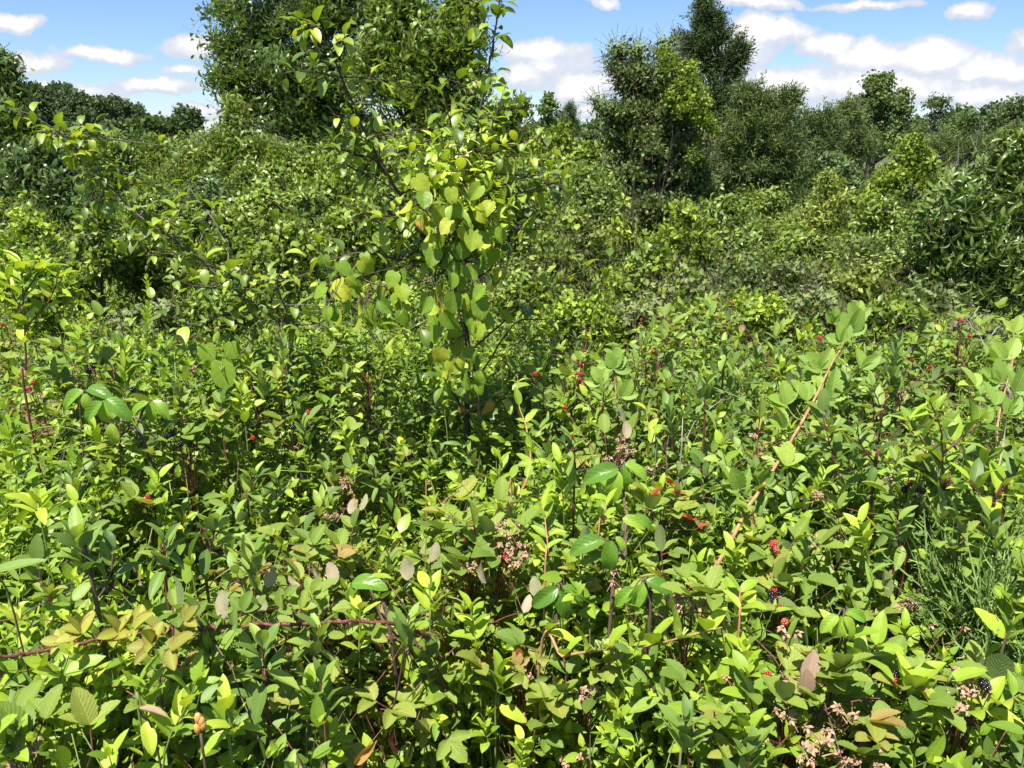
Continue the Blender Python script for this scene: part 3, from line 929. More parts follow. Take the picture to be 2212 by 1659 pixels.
# background line on the right
back = [(1090, 300, 45, 30), (1150, 292, 40, 28), (1300, 290, 50, 36), (1770, 300, 50, 45), (1700, 300, 50, 50), (1985, 290, 40, 40), (2080, 275, 50, 40), (2150, 255, 40, 40), (1870, 300, 50, 40)]
bl = ['low far shrub-like tree right of the sapling leader', 'low far tree left of the small bright cone-shaped one', 'far low tree against the left foot of the vine-draped mass', 'far tree filling the gap left of the poplar', 'far tree behind the olive cedar',
      'far dark tree between the poplar and the small round-headed tree', 'far tree right of the small round-headed tree', 'far tree below the skyline near the right edge', 'far tree low behind the poplar']
for i, (X, Y, rx, ry) in enumerate(back):
    T('background_tree', bl[i], 'tree', 28 + i % 4, [(X, Y, rx, ry), (X - rx * .5, Y + 18, rx * .7, ry * .7), (X + rx * .5, Y + 16, rx * .7, ry * .7)], 'clump', ['broad', 'far', 'blue'][i % 3], dens=22, sc=.62, trunk=.1, limbs=False, gap=.26, cl=.8, tint=-.15, seed=i)
T('cone_shaped_tree', 'small bright green cone-shaped tree standing alone in the gap right of the tall tree', 'tree', 24, [(1187, 222, 13, 18), (1186, 250, 28, 26), (1190, 280, 38, 26), (1205, 262, 22, 20)], 'clump', 'broad', dens=45, sc=.36, trunk=.07, limbs=False, gap=.25, cl=.4, tint=.1)
T('cedar', 'tiny dark pointed cedar right of the cone-shaped tree', 'tree', 22, [(1233, 238, 8, 12), (1233, 262, 15, 22), (1228, 285, 22, 18)], 'cedar', 'cedar', dens=80, sc=.9, trunk=.05, limbs=False, gap=.2, cl=.3, up=.6)
# the tall tree with its lighter neighbour
T('broadleaf_tree', 'tallest dark broad-leaved tree, reaching above the top of the picture', 'tree', 12.5, [(700, 50, 175, 120), (560, 40, 95, 80), (500, 120, 50, 60), (495, 175, 40, 40), (590, 150, 80, 70), (700, 190, 130, 90), (800, 80, 120, 110), (650, 260, 110, 55), (760, 270, 100, 45), (540, 215, 50, 35), (740, -120, 220, 110), (600, -70, 130, 80), (870, -60, 120, 90)],
  'cherry', 'cherry', K=3, ncol=2, dens=42, sc=1.25, seed=3, trunk=.20, trunk_x=700, droop=.35, gap=.26, cl=.7, inner=.3, tint=.16)
T('wild_cherry_tree', 'lighter green tree with drooping leaves and brownish tips beside the tallest tree', 'tree', 10.3, [(905, 110, 120, 85), (985, 80, 60, 65), (850, 60, 80, 60), (1010, 170, 45, 70), (905, 215, 120, 65), (810, 170, 60, 60), (980, 250, 70, 40), (1000, 20, 45, 30), (870, 20, 60, 30), (930, 285, 120, 30)],
  'cherry', 'cherry_y', K=3, ncol=2, dens=58, sc=1.15, seed=5, trunk=.12, trunk_x=900, droop=.5, gap=.26, cl=.5, inner=.35, tint=.0)
T('wild_cherry_tree', 'small pale cherry shoot with arching leaves right of the sapling leader', 'tree', 9.3, [(1100, 238, 34, 13), (1085, 262, 32, 18), (1055, 295, 50, 25), (1125, 232, 12, 8)], 'cherry', 'cherry_y', K=3, ncol=2, dens=70, sc=.85, trunk=.03, droop=.2, gap=.2, cl=.3, tint=0.)
# left side
T('wild_cherry_tree', 'feathery drooping branch tip at the left edge of the picture', 'tree', 6.8, [(12, 150, 14, 26), (8, 200, 34, 40), (40, 235, 26, 30), (-10, 280, 80, 60), (40, 290, 50, 40), (50, 300, 36, 28), (-10, 380, 80, 70)], 'cherry', 'cherry', K=3, ncol=2, dens=110, sc=.75, trunk=.05, trunk_x=-10, droop=.5, gap=.25, cl=.3, tint=.1)
T('wild_cherry_shrub', 'dark shrub with hanging leaves below the feathery branch at the left edge', 'shrub', 6.2, [(70, 350, 70, 45), (130, 400, 80, 60), (30, 430, 80, 60), (170, 460, 90, 50), (100, 330, 30, 25)], 'cherry', 'cherry', K=3, ncol=2, dens=80, sc=.75, trunk=.04, droop=.3, gap=.25, cl=.35, tint=-.05)
T('wild_cherry_shrub', 'dense light green shrub row in front of the paler far tree', 'shrub', 8.2, [(250, 335, 70, 32), (330, 325, 60, 28), (190, 345, 60, 34), (400, 330, 60, 32), (280, 390, 130, 50)], 'cherry', 'cherry_y', K=3, ncol=2, dens=75, sc=.72, trunk=.04, droop=.3, gap=.22, cl=.3, tint=-.05)
T('wild_cherry_shrub', 'cone-topped yellow-green shrub with brownish tips left of the tall tree', 'shrub', 7.6, [(505, 238, 20, 22), (500, 275, 42, 28), (490, 315, 80, 32), (560, 325, 60, 30), (480, 370, 130, 50), (430, 345, 70, 40)], 'cherry', 'cherry_y', K=3, ncol=2, dens=85, sc=.68, trunk=.05, droop=.3, gap=.2, cl=.3, tint=.05)
T('wild_cherry_shrub', 'green shrub under the dark shade of the tallest tree', 'shrub', 8.4, [(620, 345, 90, 34), (700, 335, 60, 28), (650, 390, 120, 45), (570, 380, 80, 40)], 'cherry', 'cherry_y', K=3, ncol=2, dens=75, sc=.7, trunk=.04, droop=.3, gap=.25, cl=.3, tint=-.05)
T('seedling_thicket', 'mixed green shrub behind the sapling leaders', 'shrub', 7.6, [(800, 335, 80, 36), (880, 325, 60, 32), (840, 390, 120, 45), (950, 330, 60, 30)], 'pear', 'pear', K=3, ncol=2, dens=110, sc=1.0, trunk=.03, gap=.25, cl=.3, tint=-.05)
# middle of the far edge
T('cedar', 'low dark cedar just right of the sapling leader', 'tree', 10.5, [(1110, 300, 50, 26), (1150, 315, 50, 30), (1080, 330, 60, 36), (1100, 270, 10, 12)], 'cedar', 'cedar', dens=70, sc=.8, trunk=.05, up=.4, gap=.25, cl=.3, tint=.2)
T('wild_cherry_shrub', 'yellow-topped shrub below the cone-shaped tree', 'shrub', 8.5, [(1185, 305, 40, 26), (1210, 300, 30, 20), (1190, 350, 80, 40), (1260, 340, 50, 36)], 'vine', 'vine', K=2, ncol=2, dens=90, sc=.6, trunk=.03, gap=.25, cl=.3) if False else \
T('wild_cherry_shrub', 'yellow-topped shrub below the cone-shaped tree', 'shrub', 8.5, [(1185, 305, 40, 26), (1210, 300, 30, 20), (1190, 350, 80, 40), (1260, 340, 50, 36)], 'broad', 'vine', K=2, ncol=2, dens=80, sc=.6, trunk=.03, gap=.25, cl=.3, tint=-.1)
T('wild_cherry_shrub', 'wide green shrub with slim leaves left of the vine-draped mass', 'shrub', 7.4, [(1180, 400, 90, 45), (1110, 400, 80, 40), (1270, 400, 80, 50), (1240, 445, 120, 40)], 'cherry', 'cherry_y', K=3, ncol=2, dens=85, sc=.62, trunk=.03, droop=.1, gap=.22, cl=.3, tint=-.1)
# right group
T('vine_draped_tree', 'big dense tree draped in small-leaved vines left of the tall cedar', 'tree', 9.2, [(1350, 165, 28, 60), (1390, 190, 50, 60), (1440, 180, 50, 70), (1400, 270, 95, 75), (1470, 250, 60, 80), (1340, 300, 60, 55), (1410, 350, 120, 70), (1480, 340, 75, 80), (1450, 420, 110, 60), (1335, 120, 9, 20), (1440, 105, 12, 22), (1375, 125, 10, 16), (1310, 240, 25, 25), (1420, 480, 120, 60), (1500, 460, 70, 60), (1340, 420, 60, 60), (1520, 380, 50, 60)],
  'small', 'olive', K=2, ncol=2, dens=280, sc=1.5, seed=2, trunk=.10, trunk_x=1440, gap=.27, cl=.35, inner=.5, tint=.0, droop=.25)
T('leafy_vine', 'bright yellow-green vine climbing over the top right of the draped tree', 'vine', 8.8, [(1490, 175, 30, 45), (1510, 230, 28, 45), (1440, 130, 22, 25), (1475, 215, 40, 40), (1530, 270, 18, 25), (1500, 320, 20, 40)], 'broad', 'vine', K=2, ncol=2, dens=120, sc=.42, trunk=.006, trunk_x=1440, gap=.33, cl=.3, droop=.3, tint=-.18, inner=.6)
T('cedar', 'tall dark cedar with a pointed top leaning over the vine-draped tree', 'tree', 10.4, [(1520, 18, 5, 24), (1518, 60, 13, 30), (1512, 105, 24, 30), (1540, 145, 28, 32), (1592, 108, 5, 20), (1580, 150, 15, 30), (1565, 200, 38, 36), (1535, 240, 64, 46), (1542, 52, 10, 6), (1550, 80, 14, 7), (1492, 92, 14, 7), (1598, 130, 8, 14), (1488, 130, 16, 10)],
  'cedar', 'cedar', dens=130, sc=.85, seed=4, trunk=.08, trunk_x=1530, gap=.3, cl=.35, up=.7, inner=.3, tint=-.05)
T('cedar', 'wide olive-brown feathery cedar right of the vine-draped tree', 'tree', 9.6, [(1630, 225, 35, 28), (1650, 265, 60, 40), (1600, 300, 60, 50), (1670, 330, 70, 60), (1600, 380, 80, 60), (1670, 410, 80, 60), (1580, 440, 70, 40), (1690, 235, 16, 14), (1708, 212, 10, 8), (1610, 205, 8, 12), (1590, 340, 50, 50)],
  'cedar', 'cedar', dens=120, sc=.85, seed=6, trunk=.08, trunk_x=1640, gap=.27, cl=.35, up=.5, inner=.4, tint=.22)
T('cedar', 'smaller ragged cedar between the olive one and the poplar', 'tree', 12, [(1755, 270, 30, 28), (1770, 310, 45, 40), (1745, 370, 60, 50), (1790, 260, 10, 12)], 'cedar', 'cedar', dens=75, sc=.9, trunk=.06, up=.5, gap=.33, cl=.35, tint=.15)
T('poplar', 'round-topped grey-green poplar, tallest on the right skyline', 'tree', 16, [(1900, 195, 32, 26), (1905, 225, 55, 36), (1870, 225, 30, 30), (1945, 225, 30, 30), (1900, 270, 75, 40), (1930, 300, 80, 40), (1860, 300, 50, 40), (1885, 178, 12, 12), (1912, 175, 12, 12)], 'broad', 'broad', dens=40, sc=.72, seed=2, trunk=.12, gap=.3, cl=.5, tint=.15)
T('cedar', 'cedar with yellowish sprays in front of the poplar, to its left', 'tree', 12.5, [(1828, 235, 14, 16), (1830, 262, 28, 26), (1845, 310, 45, 45), (1820, 350, 40, 40)], 'cedar', 'cedar', dens=80, sc=.9, trunk=.06, up=.4, gap=.25, cl=.3, tint=.28)
T('round_headed_tree', 'small dark round-headed tree right of the poplar', 'tree', 18, [(2030, 228, 26, 22), (2030, 255, 28, 24), (2020, 285, 40, 26), (2045, 300, 30, 25)], 'broad', 'broad', dens=42, sc=.65, trunk=.09, gap=.3, cl=.45, tint=-.2)
T('broadleaf_tree', 'low wide dark tree right of the small round-headed tree', 'tree', 16, [(2100, 262, 32, 22), (2075, 280, 36, 24), (2120, 300, 60, 36)], 'broad', 'broad', dens=42, sc=.65, trunk=.09, gap=.28, cl=.45, tint=-.1)
T('broadleaf_tree', 'dark tree at the right edge of the skyline', 'tree', 14, [(2195, 232, 36, 24), (2165, 260, 30, 26), (2190, 300, 60, 50), (2240, 260, 40, 50)], 'broad', 'broad', dens=45, sc=.65, trunk=.09, gap=.28, cl=.45, tint=-.15)
T('cedar', 'brownish rounded cedar below the small round-headed tree', 'tree', 11.5, [(2050, 315, 40, 30), (2020, 340, 50, 30), (2100, 330, 50, 34)], 'cedar', 'cedar', dens=85, sc=.85, trunk=.06, up=.3, gap=.25, cl=.3, tint=.3)
T('leafy_vine', 'bright yellow-green vine-covered shrub before the right-hand trees', 'vine', 8.2, [(1960, 340, 28, 38), (1925, 385, 50, 45), (1990, 380, 40, 40), (1900, 440, 60, 45), (2040, 410, 40, 30), (1975, 310, 12, 14), (2100, 400, 40, 20), (1930, 480, 80, 50), (2000, 460, 70, 50)], 'broad', 'vine', K=2, ncol=2, dens=130, sc=.48, seed=3, trunk=.012, gap=.27, cl=.3, tint=-.12)
T('silvery_shrub', 'blue-green leafy shrub left of the bright vine-covered shrub', 'shrub', 8.6, [(1830, 375, 36, 34), (1850, 420, 45, 40), (1840, 480, 60, 40), (1800, 350, 20, 16)], 'broad', 'blue', K=2, ncol=2, dens=95, sc=.5, trunk=.03, gap=.27, cl=.3)
T('wild_cherry_shrub', 'brown-tipped drooping shrub before the ragged cedar', 'shrub', 7.2, [(1790, 400, 22, 24), (1790, 440, 45, 36), (1780, 500, 80, 45), (1730, 490, 40, 40)], 'cherry', 'cherry_y', K=3, ncol=2, dens=100, sc=.62, seed=3, trunk=.03, droop=.4, gap=.22, cl=.3, tint=.22)
T('wild_cherry_shrub', 'low spreading shrub before the olive-brown cedar', 'shrub', 6.6, [(1640, 510, 80, 34), (1710, 530, 80, 34), (1580, 540, 70, 34), (1670, 560, 130, 34)], 'cherry', 'cherry_y', K=3, ncol=2, dens=95, sc=.55, seed=4, trunk=.03, droop=.2, gap=.22, cl=.3, tint=.0)
T('olive_shrub', 'yellowish olive shrub left of the dark glossy cherry', 'shrub', 5.8, [(1860, 545, 90, 36), (1800, 580, 90, 34), (1920, 580, 70, 40)], 'pear', 'olive', K=3, ncol=2, dens=150, sc=.7, seed=4, trunk=.02, gap=.22, cl=.3, tint=.1)
T('wild_cherry_tree', 'dark glossy drooping cherry filling the right edge in the middle distance', 'tree', 4.5, [(2165, 370, 50, 36), (2080, 425, 60, 34), (2190, 430, 80, 60), (2110, 480, 100, 60), (2030, 480, 60, 40), (2190, 560, 100, 90), (2090, 570, 80, 50), (2150, 630, 90, 40), (2300, 480, 120, 150), (2010, 530, 40, 36), (2070, 630, 70, 40), (2200, 320, 36, 30)],
  'cherry', 'cherry', K=4, ncol=3, dens=180, sc=.62, seed=8, trunk=.05, trunk_x=2230, droop=.35, gap=.25, cl=.28, inner=.35, tint=.27)
# shrubs standing out of the tangle in the middle distance
T('crabapple_shrub', 'upright light green shrub before the dark foot of the vine-draped tree', 'shrub', 5.2, [(1355, 395, 26, 22), (1350, 430, 45, 36), (1340, 490, 60, 50), (1385, 400, 18, 16)], 'pear', 'vine', K=3, ncol=3, dens=150, sc=.85, seed=1, trunk=.02, gap=.28, cl=.25, up=.3)
T('crabapple_shrub', 'slender shrub right of the upright light green one', 'shrub', 4.8, [(1480, 450, 24, 24), (1470, 500, 50, 40), (1430, 540, 60, 40), (1520, 520, 30, 40)], 'pear', 'vine', K=3, ncol=3, dens=150, sc=.78, seed=2, trunk=.02, gap=.28, cl=.25, up=.3)
mid = [(60, 520, 90, 40, 4.2, 'honey', 'honey', 'pale honeysuckle-covered bush at the left edge'), (210, 500, 80, 36, 4.6, 'pear', 'pear', 'low bush before the dark hanging-leaved shrub'), (330, 470, 80, 36, 5.4, 'cherry', 'cherry_y', 'bush beneath the arching twig of the left sapling'),
       (450, 440, 80, 40, 5.8, 'cherry', 'cherry', 'shaded bush below the cone-topped shrub'), (560, 460, 80, 40, 5.4, 'pear', 'pear', 'bush left of the central sapling in the middle distance'), (700, 440, 80, 44, 5.6, 'pear', 'pear', 'bush behind the bare left leader of the sapling'),
       (620, 530, 80, 36, 4.4, 'pear', 'pear', 'leafy bush behind the left sapling trunk'), (1130, 470, 70, 40, 5.2, 'pear', 'pear', 'bush seen right of the grape-covered sapling'), (1240, 500, 70, 40, 5.0, 'small', 'small', 'dense small-leaved bush left of the upright light green shrub'),
       (1180, 560, 80, 36, 4.2, 'small', 'small', 'low small-leaved bush behind the right twigs of the sapling'), (1400, 590, 90, 36, 4.2, 'pear', 'pear', 'low bush before the two slender upright shrubs'), (1570, 600, 90, 34, 4.4, 'small', 'olive', 'olive bush in the open middle distance'),
       (1720, 610, 90, 32, 4.6, 'small', 'olive', 'olive bush before the yellowish one'), (1480, 640, 90, 32, 3.9, 'bram', 'bram', 'brownish bramble mound in the open middle distance'), (1990, 650, 80, 30, 4.2, 'small', 'olive', 'low bush under the edge of the dark cherry'),
       (60, 600, 80, 40, 3.2, 'honey', 'honey', 'honeysuckle mound behind the red-stemmed plant'), (1000, 440, 60, 40, 5.4, 'pear', 'pear', 'bush directly behind the grape-covered sapling')]
for i, (X, Y, rx, ry, d, kd, mt, lb) in enumerate(mid):
    T('bush', lb, 'shrub', d, [(X, Y, rx, ry), (X - rx * .5, Y + ry * .7, rx * .7, ry * .8), (X + rx * .55, Y + ry * .6, rx * .7, ry * .8), (X + rx * .1, Y - ry * .7, rx * .35, ry * .6), (X, Y + ry * 1.6, rx * 1.05, ry)], kd, mt, K=3, ncol=2,
      dens={'cherry': 100, 'pear': 170, 'small': 260, 'honey': 170, 'bram': 220}[kd], sc={'cherry': .6, 'pear': .8, 'small': .95, 'honey': .8, 'bram': .8}[kd], seed=i, trunk=.015, gap=.22, cl=.22, up=.2)

more = [(150, 560, 90, 40, 4.6, 'pear', 'leafy mound left of the arching branch'), (330, 560, 90, 40, 4.8, 'cherry', 'slim-leaved mound below the arching branch'), (520, 520, 80, 44, 5.2, 'cherry', 'slim-leaved bush above the fork of the left sapling'), (400, 505, 70, 40, 5.6, 'pear', 'bush right of the arching branch, behind the slim-leaved mound'),
        (640, 480, 70, 44, 5.4, 'cherry', 'slim-leaved bush left of the sapling leaders'), (760, 500, 80, 44, 4.9, 'pear', 'leafy bush behind the left arm of the grape vine'), (850, 470, 80, 50, 5.3, 'cherry', 'slim-leaved bush behind the left leader of the sapling'), (560, 405, 90, 44, 7.0, 'cherry', 'bush right below the cone-topped shrub'),
        (700, 390, 90, 44, 7.2, 'pear', 'bush in the shade of the tallest tree, right of the cone-topped shrub'), (920, 400, 90, 44, 6.8, 'cherry', 'bush between the twin leaders of the sapling'), (1070, 400, 80, 44, 6.6, 'pear', 'bush right of the sapling leader'), (1150, 440, 80, 40, 6.0, 'cherry', 'slim-leaved bush below the low dark cedar'),
        (1290, 460, 70, 44, 6.2, 'cherry', 'slim-leaved bush at the left foot of the vine-draped tree'), (1560, 500, 80, 50, 6.2, 'cherry', 'slim-leaved bush at the right foot of the vine-draped tree'), (1640, 470, 80, 44, 6.9, 'cherry', 'bush at the foot of the olive-brown cedar'), (1560, 560, 80, 36, 5.2, 'pear', 'leafy bush right of the slender upright shrub'),
        (1740, 560, 80, 36, 5.4, 'cherry', 'slim-leaved bush below the brown-tipped shrub'), (1900, 500, 70, 50, 6.4, 'cherry', 'slim-leaved bush left of the dark glossy cherry'), (1960, 600, 70, 40, 4.8, 'pear', 'leafy bush at the left foot of the dark glossy cherry'), (30, 500, 80, 44, 5.0, 'cherry', 'slim-leaved bush below the dark shrub at the left edge'),
        (1850, 620, 90, 34, 4.6, 'small', 'small-leaved bush below the yellowish olive shrub'), (1640, 600, 90, 34, 4.7, 'small', 'small-leaved bush in the middle of the open field')]
for i, (X, Y, rx, ry, d, kd, lb) in enumerate(more):
    T('bush', lb, 'shrub', d, [(X, Y, rx, ry), (X - rx * .6, Y + ry * .6, rx * .6, ry * .8), (X + rx * .5, Y + ry * .7, rx * .7, ry * .8), (X + rx * .3, Y - ry * .8, rx * .28, ry * .6), (X - rx * .35, Y - ry * .7, rx * .22, ry * .5), (X, Y + ry * 1.7, rx * 1.1, ry)], kd, {'cherry': 'cherry_y', 'pear': 'pear', 'small': 'small'}[kd], K=3, ncol=2,
      dens={'cherry': 75, 'pear': 130, 'small': 240}[kd], sc={'cherry': .6, 'pear': .8, 'small': .95}[kd], seed=40 + i, trunk=.012, gap=.22, cl=.22, up=.1, tint=[-.12, 0, .08][i % 3])

low = [(120, 690, 90, 34, 3.9, 'honey', 'yellow-green mound right of the red-stemmed plant at the left edge'), (330, 700, 90, 34, 3.8, 'bram', 'brownish mound below the arching branch, left of the sapling trunk'), (480, 680, 80, 34, 3.8, 'pear', 'leafy mound directly left of the bare sapling trunk'),
       (740, 760, 80, 34, 3.3, 'pear', 'leafy mound between the two saplings'), (860, 790, 70, 30, 3.1, 'honey', 'yellow-green mound at the left foot of the grape-covered sapling'), (1150, 640, 80, 34, 4.0, 'pear', 'leafy mound right of the hanging grape leaves'), (1260, 690, 80, 30, 3.7, 'honey', 'yellow-green mound above the rows of orange-red berries'),
       (1380, 690, 80, 30, 3.8, 'bram', 'brownish mound left of the open field centre'), (1500, 700, 90, 30, 3.7, 'pear', 'leafy mound in the open field centre'), (1630, 680, 90, 30, 3.9, 'honey', 'yellow-green mound left of the raspberry cane head'), (1760, 670, 80, 28, 4.0, 'bram', 'brownish mound behind the raspberry cane head'),
       (1930, 690, 90, 30, 3.8, 'pear', 'leafy mound between the raspberry cane head and the dark cherry'), (2080, 720, 90, 30, 3.5, 'bram', 'brownish mound under the dark cherry at the right')]
for i, (X, Y, rx, ry, d, kd, lb) in enumerate(low):
    T('bush', lb, 'shrub', d, [(X, Y, rx, ry), (X - rx * .6, Y + ry * .5, rx * .6, ry * .8), (X + rx * .5, Y + ry * .6, rx * .7, ry * .8), (X + rx * .35, Y - ry * .6, rx * .3, ry * .5), (X - rx * .3, Y - ry * .5, rx * .25, ry * .5)], kd, kd, K=3, ncol=3,
      dens={'honey': 210, 'pear': 170, 'bram': 260}[kd], sc={'honey': .75, 'pear': .72, 'bram': .72}[kd], seed=80 + i, trunk=.008, gap=.2, cl=.2, up=.3)


def dead_bush():
    rng = np.random.default_rng(5)
    b = P(2010, 400, 8.6); base = np.array([b[0], b[1], 0.0])
    r = thing('dead_bush', 'bare grey twiggy bush right of the bright vine-covered shrub', 'shrub', base)
    g = Geo()
    for i in range(24):
        e = P(rng.uniform(1960, 2120), rng.uniform(335, 400), 8.6 + rng.normal(0, .3))
        q = tube(g, [base + [rng.normal(0, .1), 0, .3], (base + e) / 2 + [rng.normal(0, .1), 0, .1], e], .005, .002, 4, n=3)
        for _ in range(4):
            j = rng.integers(3, len(q)); tube(g, [q[j], q[j] + rng.normal(0, .12, 3) + [0, 0, .1]], .003, .0015, 3, n=1)
    part('branches', g, [M['drywood']], r)


dead_bush()

# ------------------------------------------------------------------ plants that can be told apart
def path_px(pts, lift=0.0, d=None, dd=0.0, dive=False):
    """pts: photo positions; on the tangle (d None) or in a plane at distance d (may bend by dd towards the end)"""
    out = []
    for i, (X, Y) in enumerate(pts):
        if d is None:
            out.append(S(X, Y, lift if (i or not dive) else min(lift, 0) - .03))
        else:
            out.append(P(X, Y, d + dd * i / max(1, len(pts) - 1)))
    return out


def path_line(pts, lift):
    """photo positions joined by one straight run through the air over the tangle"""
    a0, a1 = S(*pts[0], -.02)[1], S(*pts[-1], lift)[1]
    n = len(pts) - 1
    return [P(X, Y, 1 / ((1 - i / n) / a0 + i / n / a1)) for i, (X, Y) in enumerate(pts)]


def ground_under(w):
    """where a stem that dips into the tangle at its first point reaches the soil"""
    h = (w[0] - w[1]) * [1, 1, 0]
    h = h / (np.linalg.norm(h) + 1e-6) * min(.25, np.linalg.norm(h))
    return np.array([w[0][0] + h[0] * .5, w[0][1] + .02, 0.])


def at_t(p, t):
    f = t * (len(p) - 1); i = min(int(f), len(p) - 2); f -= i
    return p[i] * (1 - f) + p[i + 1] * f, unit(p[i + 1] - p[i])


def put_leaf(g, pos, d, Ln, Wd, rng, face=(0, 0, 1), roll=0., tint=None, mi=0, sty=None, K=8, ncol=5, pet=0.0, petmi=1):
    st = dict(p=.55, q=.85, fold=.3, curl=.4)
    if sty: st.update(sty)
    pos = np.asarray(pos, float); d = unit(d)
    if pet:
        tube(g, [pos, pos + d * pet + [0, 0, pet * .1]], .0009 + Ln * .004, .0007, 4, mi=petmi, n=2)
        pos = pos + d * pet
    place(g, leaf(Ln, Wd, K=K, ncol=ncol, rng=rng, **st), frame(d, up=face, roll=roll), pos, rng.uniform(0, 1) if tint is None else tint, mi)


def leaves_on(g, path, n, Ln, asp, rng, arr='alt', el=(.1, .7), t0=.05, t1=1.0, pet=.01, sty=None, mi=0, droop=0.0, K=8, ncol=5, taper=.25, tintr=(0, 1)):
    az = rng.uniform(0, 6.28)
    for i in range(n):
        t = t0 + (t1 - t0) * (i + .5) / n
        c, tg = at_t(path, t)
        a = unit(np.cross(tg, [0.2, .1, 1])); b = np.cross(tg, a)
        az += (math.pi / 2 if arr == 'opp' else 2.4) + rng.uniform(-.3, .3)
        for s in ((0, math.pi) if arr == 'opp' else (0,)):
            e = rng.uniform(*el)
            r = a * math.cos(az + s) + b * math.sin(az + s)
            d = unit(r * math.cos(e) + tg * math.sin(e) + np.array([0, 0, .25 - droop]))
            st = dict(p=.55, q=.85, fold=rng.uniform(.15, .5), curl=rng.uniform(.1, .8), wav=.012)
            if sty: st.update(sty)
            l = Ln * rng.uniform(.75, 1.15) * (1 - taper * max(0, t - .6) / .4)
            put_leaf(g, c, d, l, l * asp * rng.uniform(.88, 1.12), rng, roll=rng.uniform(-.35, .35), tint=rng.uniform(*tintr), mi=mi, sty=st, K=K, ncol=ncol, pet=pet)


def compound(g, pos, d, Ln, rng, mi=0, n=3, asp=.62, sty=None, tint=None, pet=.03, face=(0, 0, 1), spread=1.0):
    """three or five toothed leaflets on one stalk"""
    d = unit(d); pos = np.asarray(pos, float)
    if pet:
        tube(g, [pos, pos + d * pet], .0011, .0009, 4, mi=1, n=2); pos = pos + d * pet
    side = unit(np.cross(d, face))
    tn = rng.uniform(.2, .9) if tint is None else tint
    angs = {3: (0, spread, -spread), 5: (0, .7, -.7, 1.5, -1.5), 2: (spread * .4, -spread * .4)}[n]
    for k, a in enumerate(angs):
        dd = unit(d * math.cos(a) + side * math.sin(a) + rng.normal(0, .12, 3))
        l = Ln * (1 if k == 0 else .85) * rng.uniform(.9, 1.1)
        st = dict(p=.55, q=.7, fold=rng.uniform(.2, .6), curl=rng.uniform(0, .5), teeth=.06)
        if sty: st.update(sty)
        put_leaf(g, pos, dd, l, l * asp, rng, face=face, roll=rng.uniform(-.3, .3), tint=np.clip(tn + rng.normal(0, .08), 0, 1), mi=mi, sty=st, K=13, ncol=5)


def thorns(g, path, n, rng, r=.006, l=.007, mi=0):
    for _ in range(n):
        c, tg = at_t(path, rng.uniform(.02, .98))
        d = unit(np.cross(tg, rng.normal(0, 1, 3)))
        g_ = [c + d * r * .7, c + d * (r + l) - tg * l * .5]
        tube(g, g_, r * .35, .0003, 4, mi=mi, n=1, smooth=False)


def ico():
    import bmesh
    bm = bmesh.new(); bmesh.ops.create_icosphere(bm, subdivisions=2, radius=1.0)
    v = np.array([x.co[:] for x in bm.verts]); f = np.array([[q.index for q in x.verts] + [x.verts[2].index] for x in bm.faces]); bm.free()
    return v, f


ICO_V, ICO_F = ico()


def uvball(n=8, m=6):
    v = []; f = []
    for i in range(m + 1):
        th = math.pi * (i + (.02 if i == 0 else (-.02 if i == m else 0))) / m
        for j in range(n):
            a = 2 * math.pi * j / n
            v.append((math.sin(th) * math.cos(a), math.sin(th) * math.sin(a), math.cos(th)))
    for i in range(m):
        for j in range(n):
            k = (j + 1) % n
            f.append((i * n + j, (i + 1) * n + j, (i + 1) * n + k, i * n + k))
    return np.array(v), np.array(f)


BV, BF = uvball()


def berry_geo(rng, R0=.0075, n=26, drupe=.0027):
    g = Geo()
    for i in range(n):
        z = 1 - 2 * (i + .5) / n; a = i * 2.39996
        s = math.sqrt(1 - z * z)
        c = np.array([s * math.cos(a), s * math.sin(a), z * 1.15]) * R0 * .75
        g.add(BV * drupe * rng.uniform(.85, 1.1) + c, BF)
    g.add(BV * R0 * .62, BF)
    return g


_b = np.random.default_rng(77)
BERRY = {c: berry_geo(_b, .0075 if c == 'black' else .0062, 26 if c == 'black' else 20, .0027 if c == 'black' else .0024).mesh(c + '_berry', [M[c]]) for c in ('black', 'red', 'orange')}


def dry_geo(rng, s=1.0):
    """withered flower cluster: papery five-pointed calyx stars round a button"""
    g = Geo()
    n = rng.integers(1, 4)
    for k in range(n):
        c = np.array([rng.normal(0, .010), rng.normal(0, .010), rng.uniform(-.004, .012)]) * s
        nm = unit(np.array([rng.normal(0, .5), rng.normal(-.3, .5), 1]))
        a = unit(np.cross(nm, [.3, .8, .1])); b = np.cross(nm, a)
        tube(g, [c - nm * .02, c], .0008, .0009, 4, n=1)
        for i in range(5):
            an = i * 1.2566 + rng.uniform(-.15, .15)
            d = unit(a * math.cos(an) + b * math.sin(an) - nm * rng.uniform(-.2, .9))
            place(g, leaf(.0105 * s, .0062 * s, K=3, ncol=3, p=.4, q=.7, fold=.4, curl=.7), frame(d, up=nm), c, rng.uniform(.2, .8))
        for _ in range(7):
            g.add(BV * .0016 * s + c + nm * .002 + rng.normal(0, .0018 * s, 3), BF, tint=.8)
    return g


DRY = [dry_geo(np.random.default_rng(90 + i), .85).mesh('withered_calyx_cluster', [M['dry']]) for i in range(4)]


def hang(name, me, parent, pos, rng, sc=1.0, label=None):
    o = bpy.data.objects.new(name, me)
    COL.objects.link(o)
    o.parent = parent
    o.location = np.asarray(pos) - root_loc(parent)
    o.rotation_euler = rng.uniform(-.5, .5), rng.uniform(-.5, .5), rng.uniform(0, 6.28)
    o.scale = (sc,) * 3
    if label:
        o['label'] = label
    return o


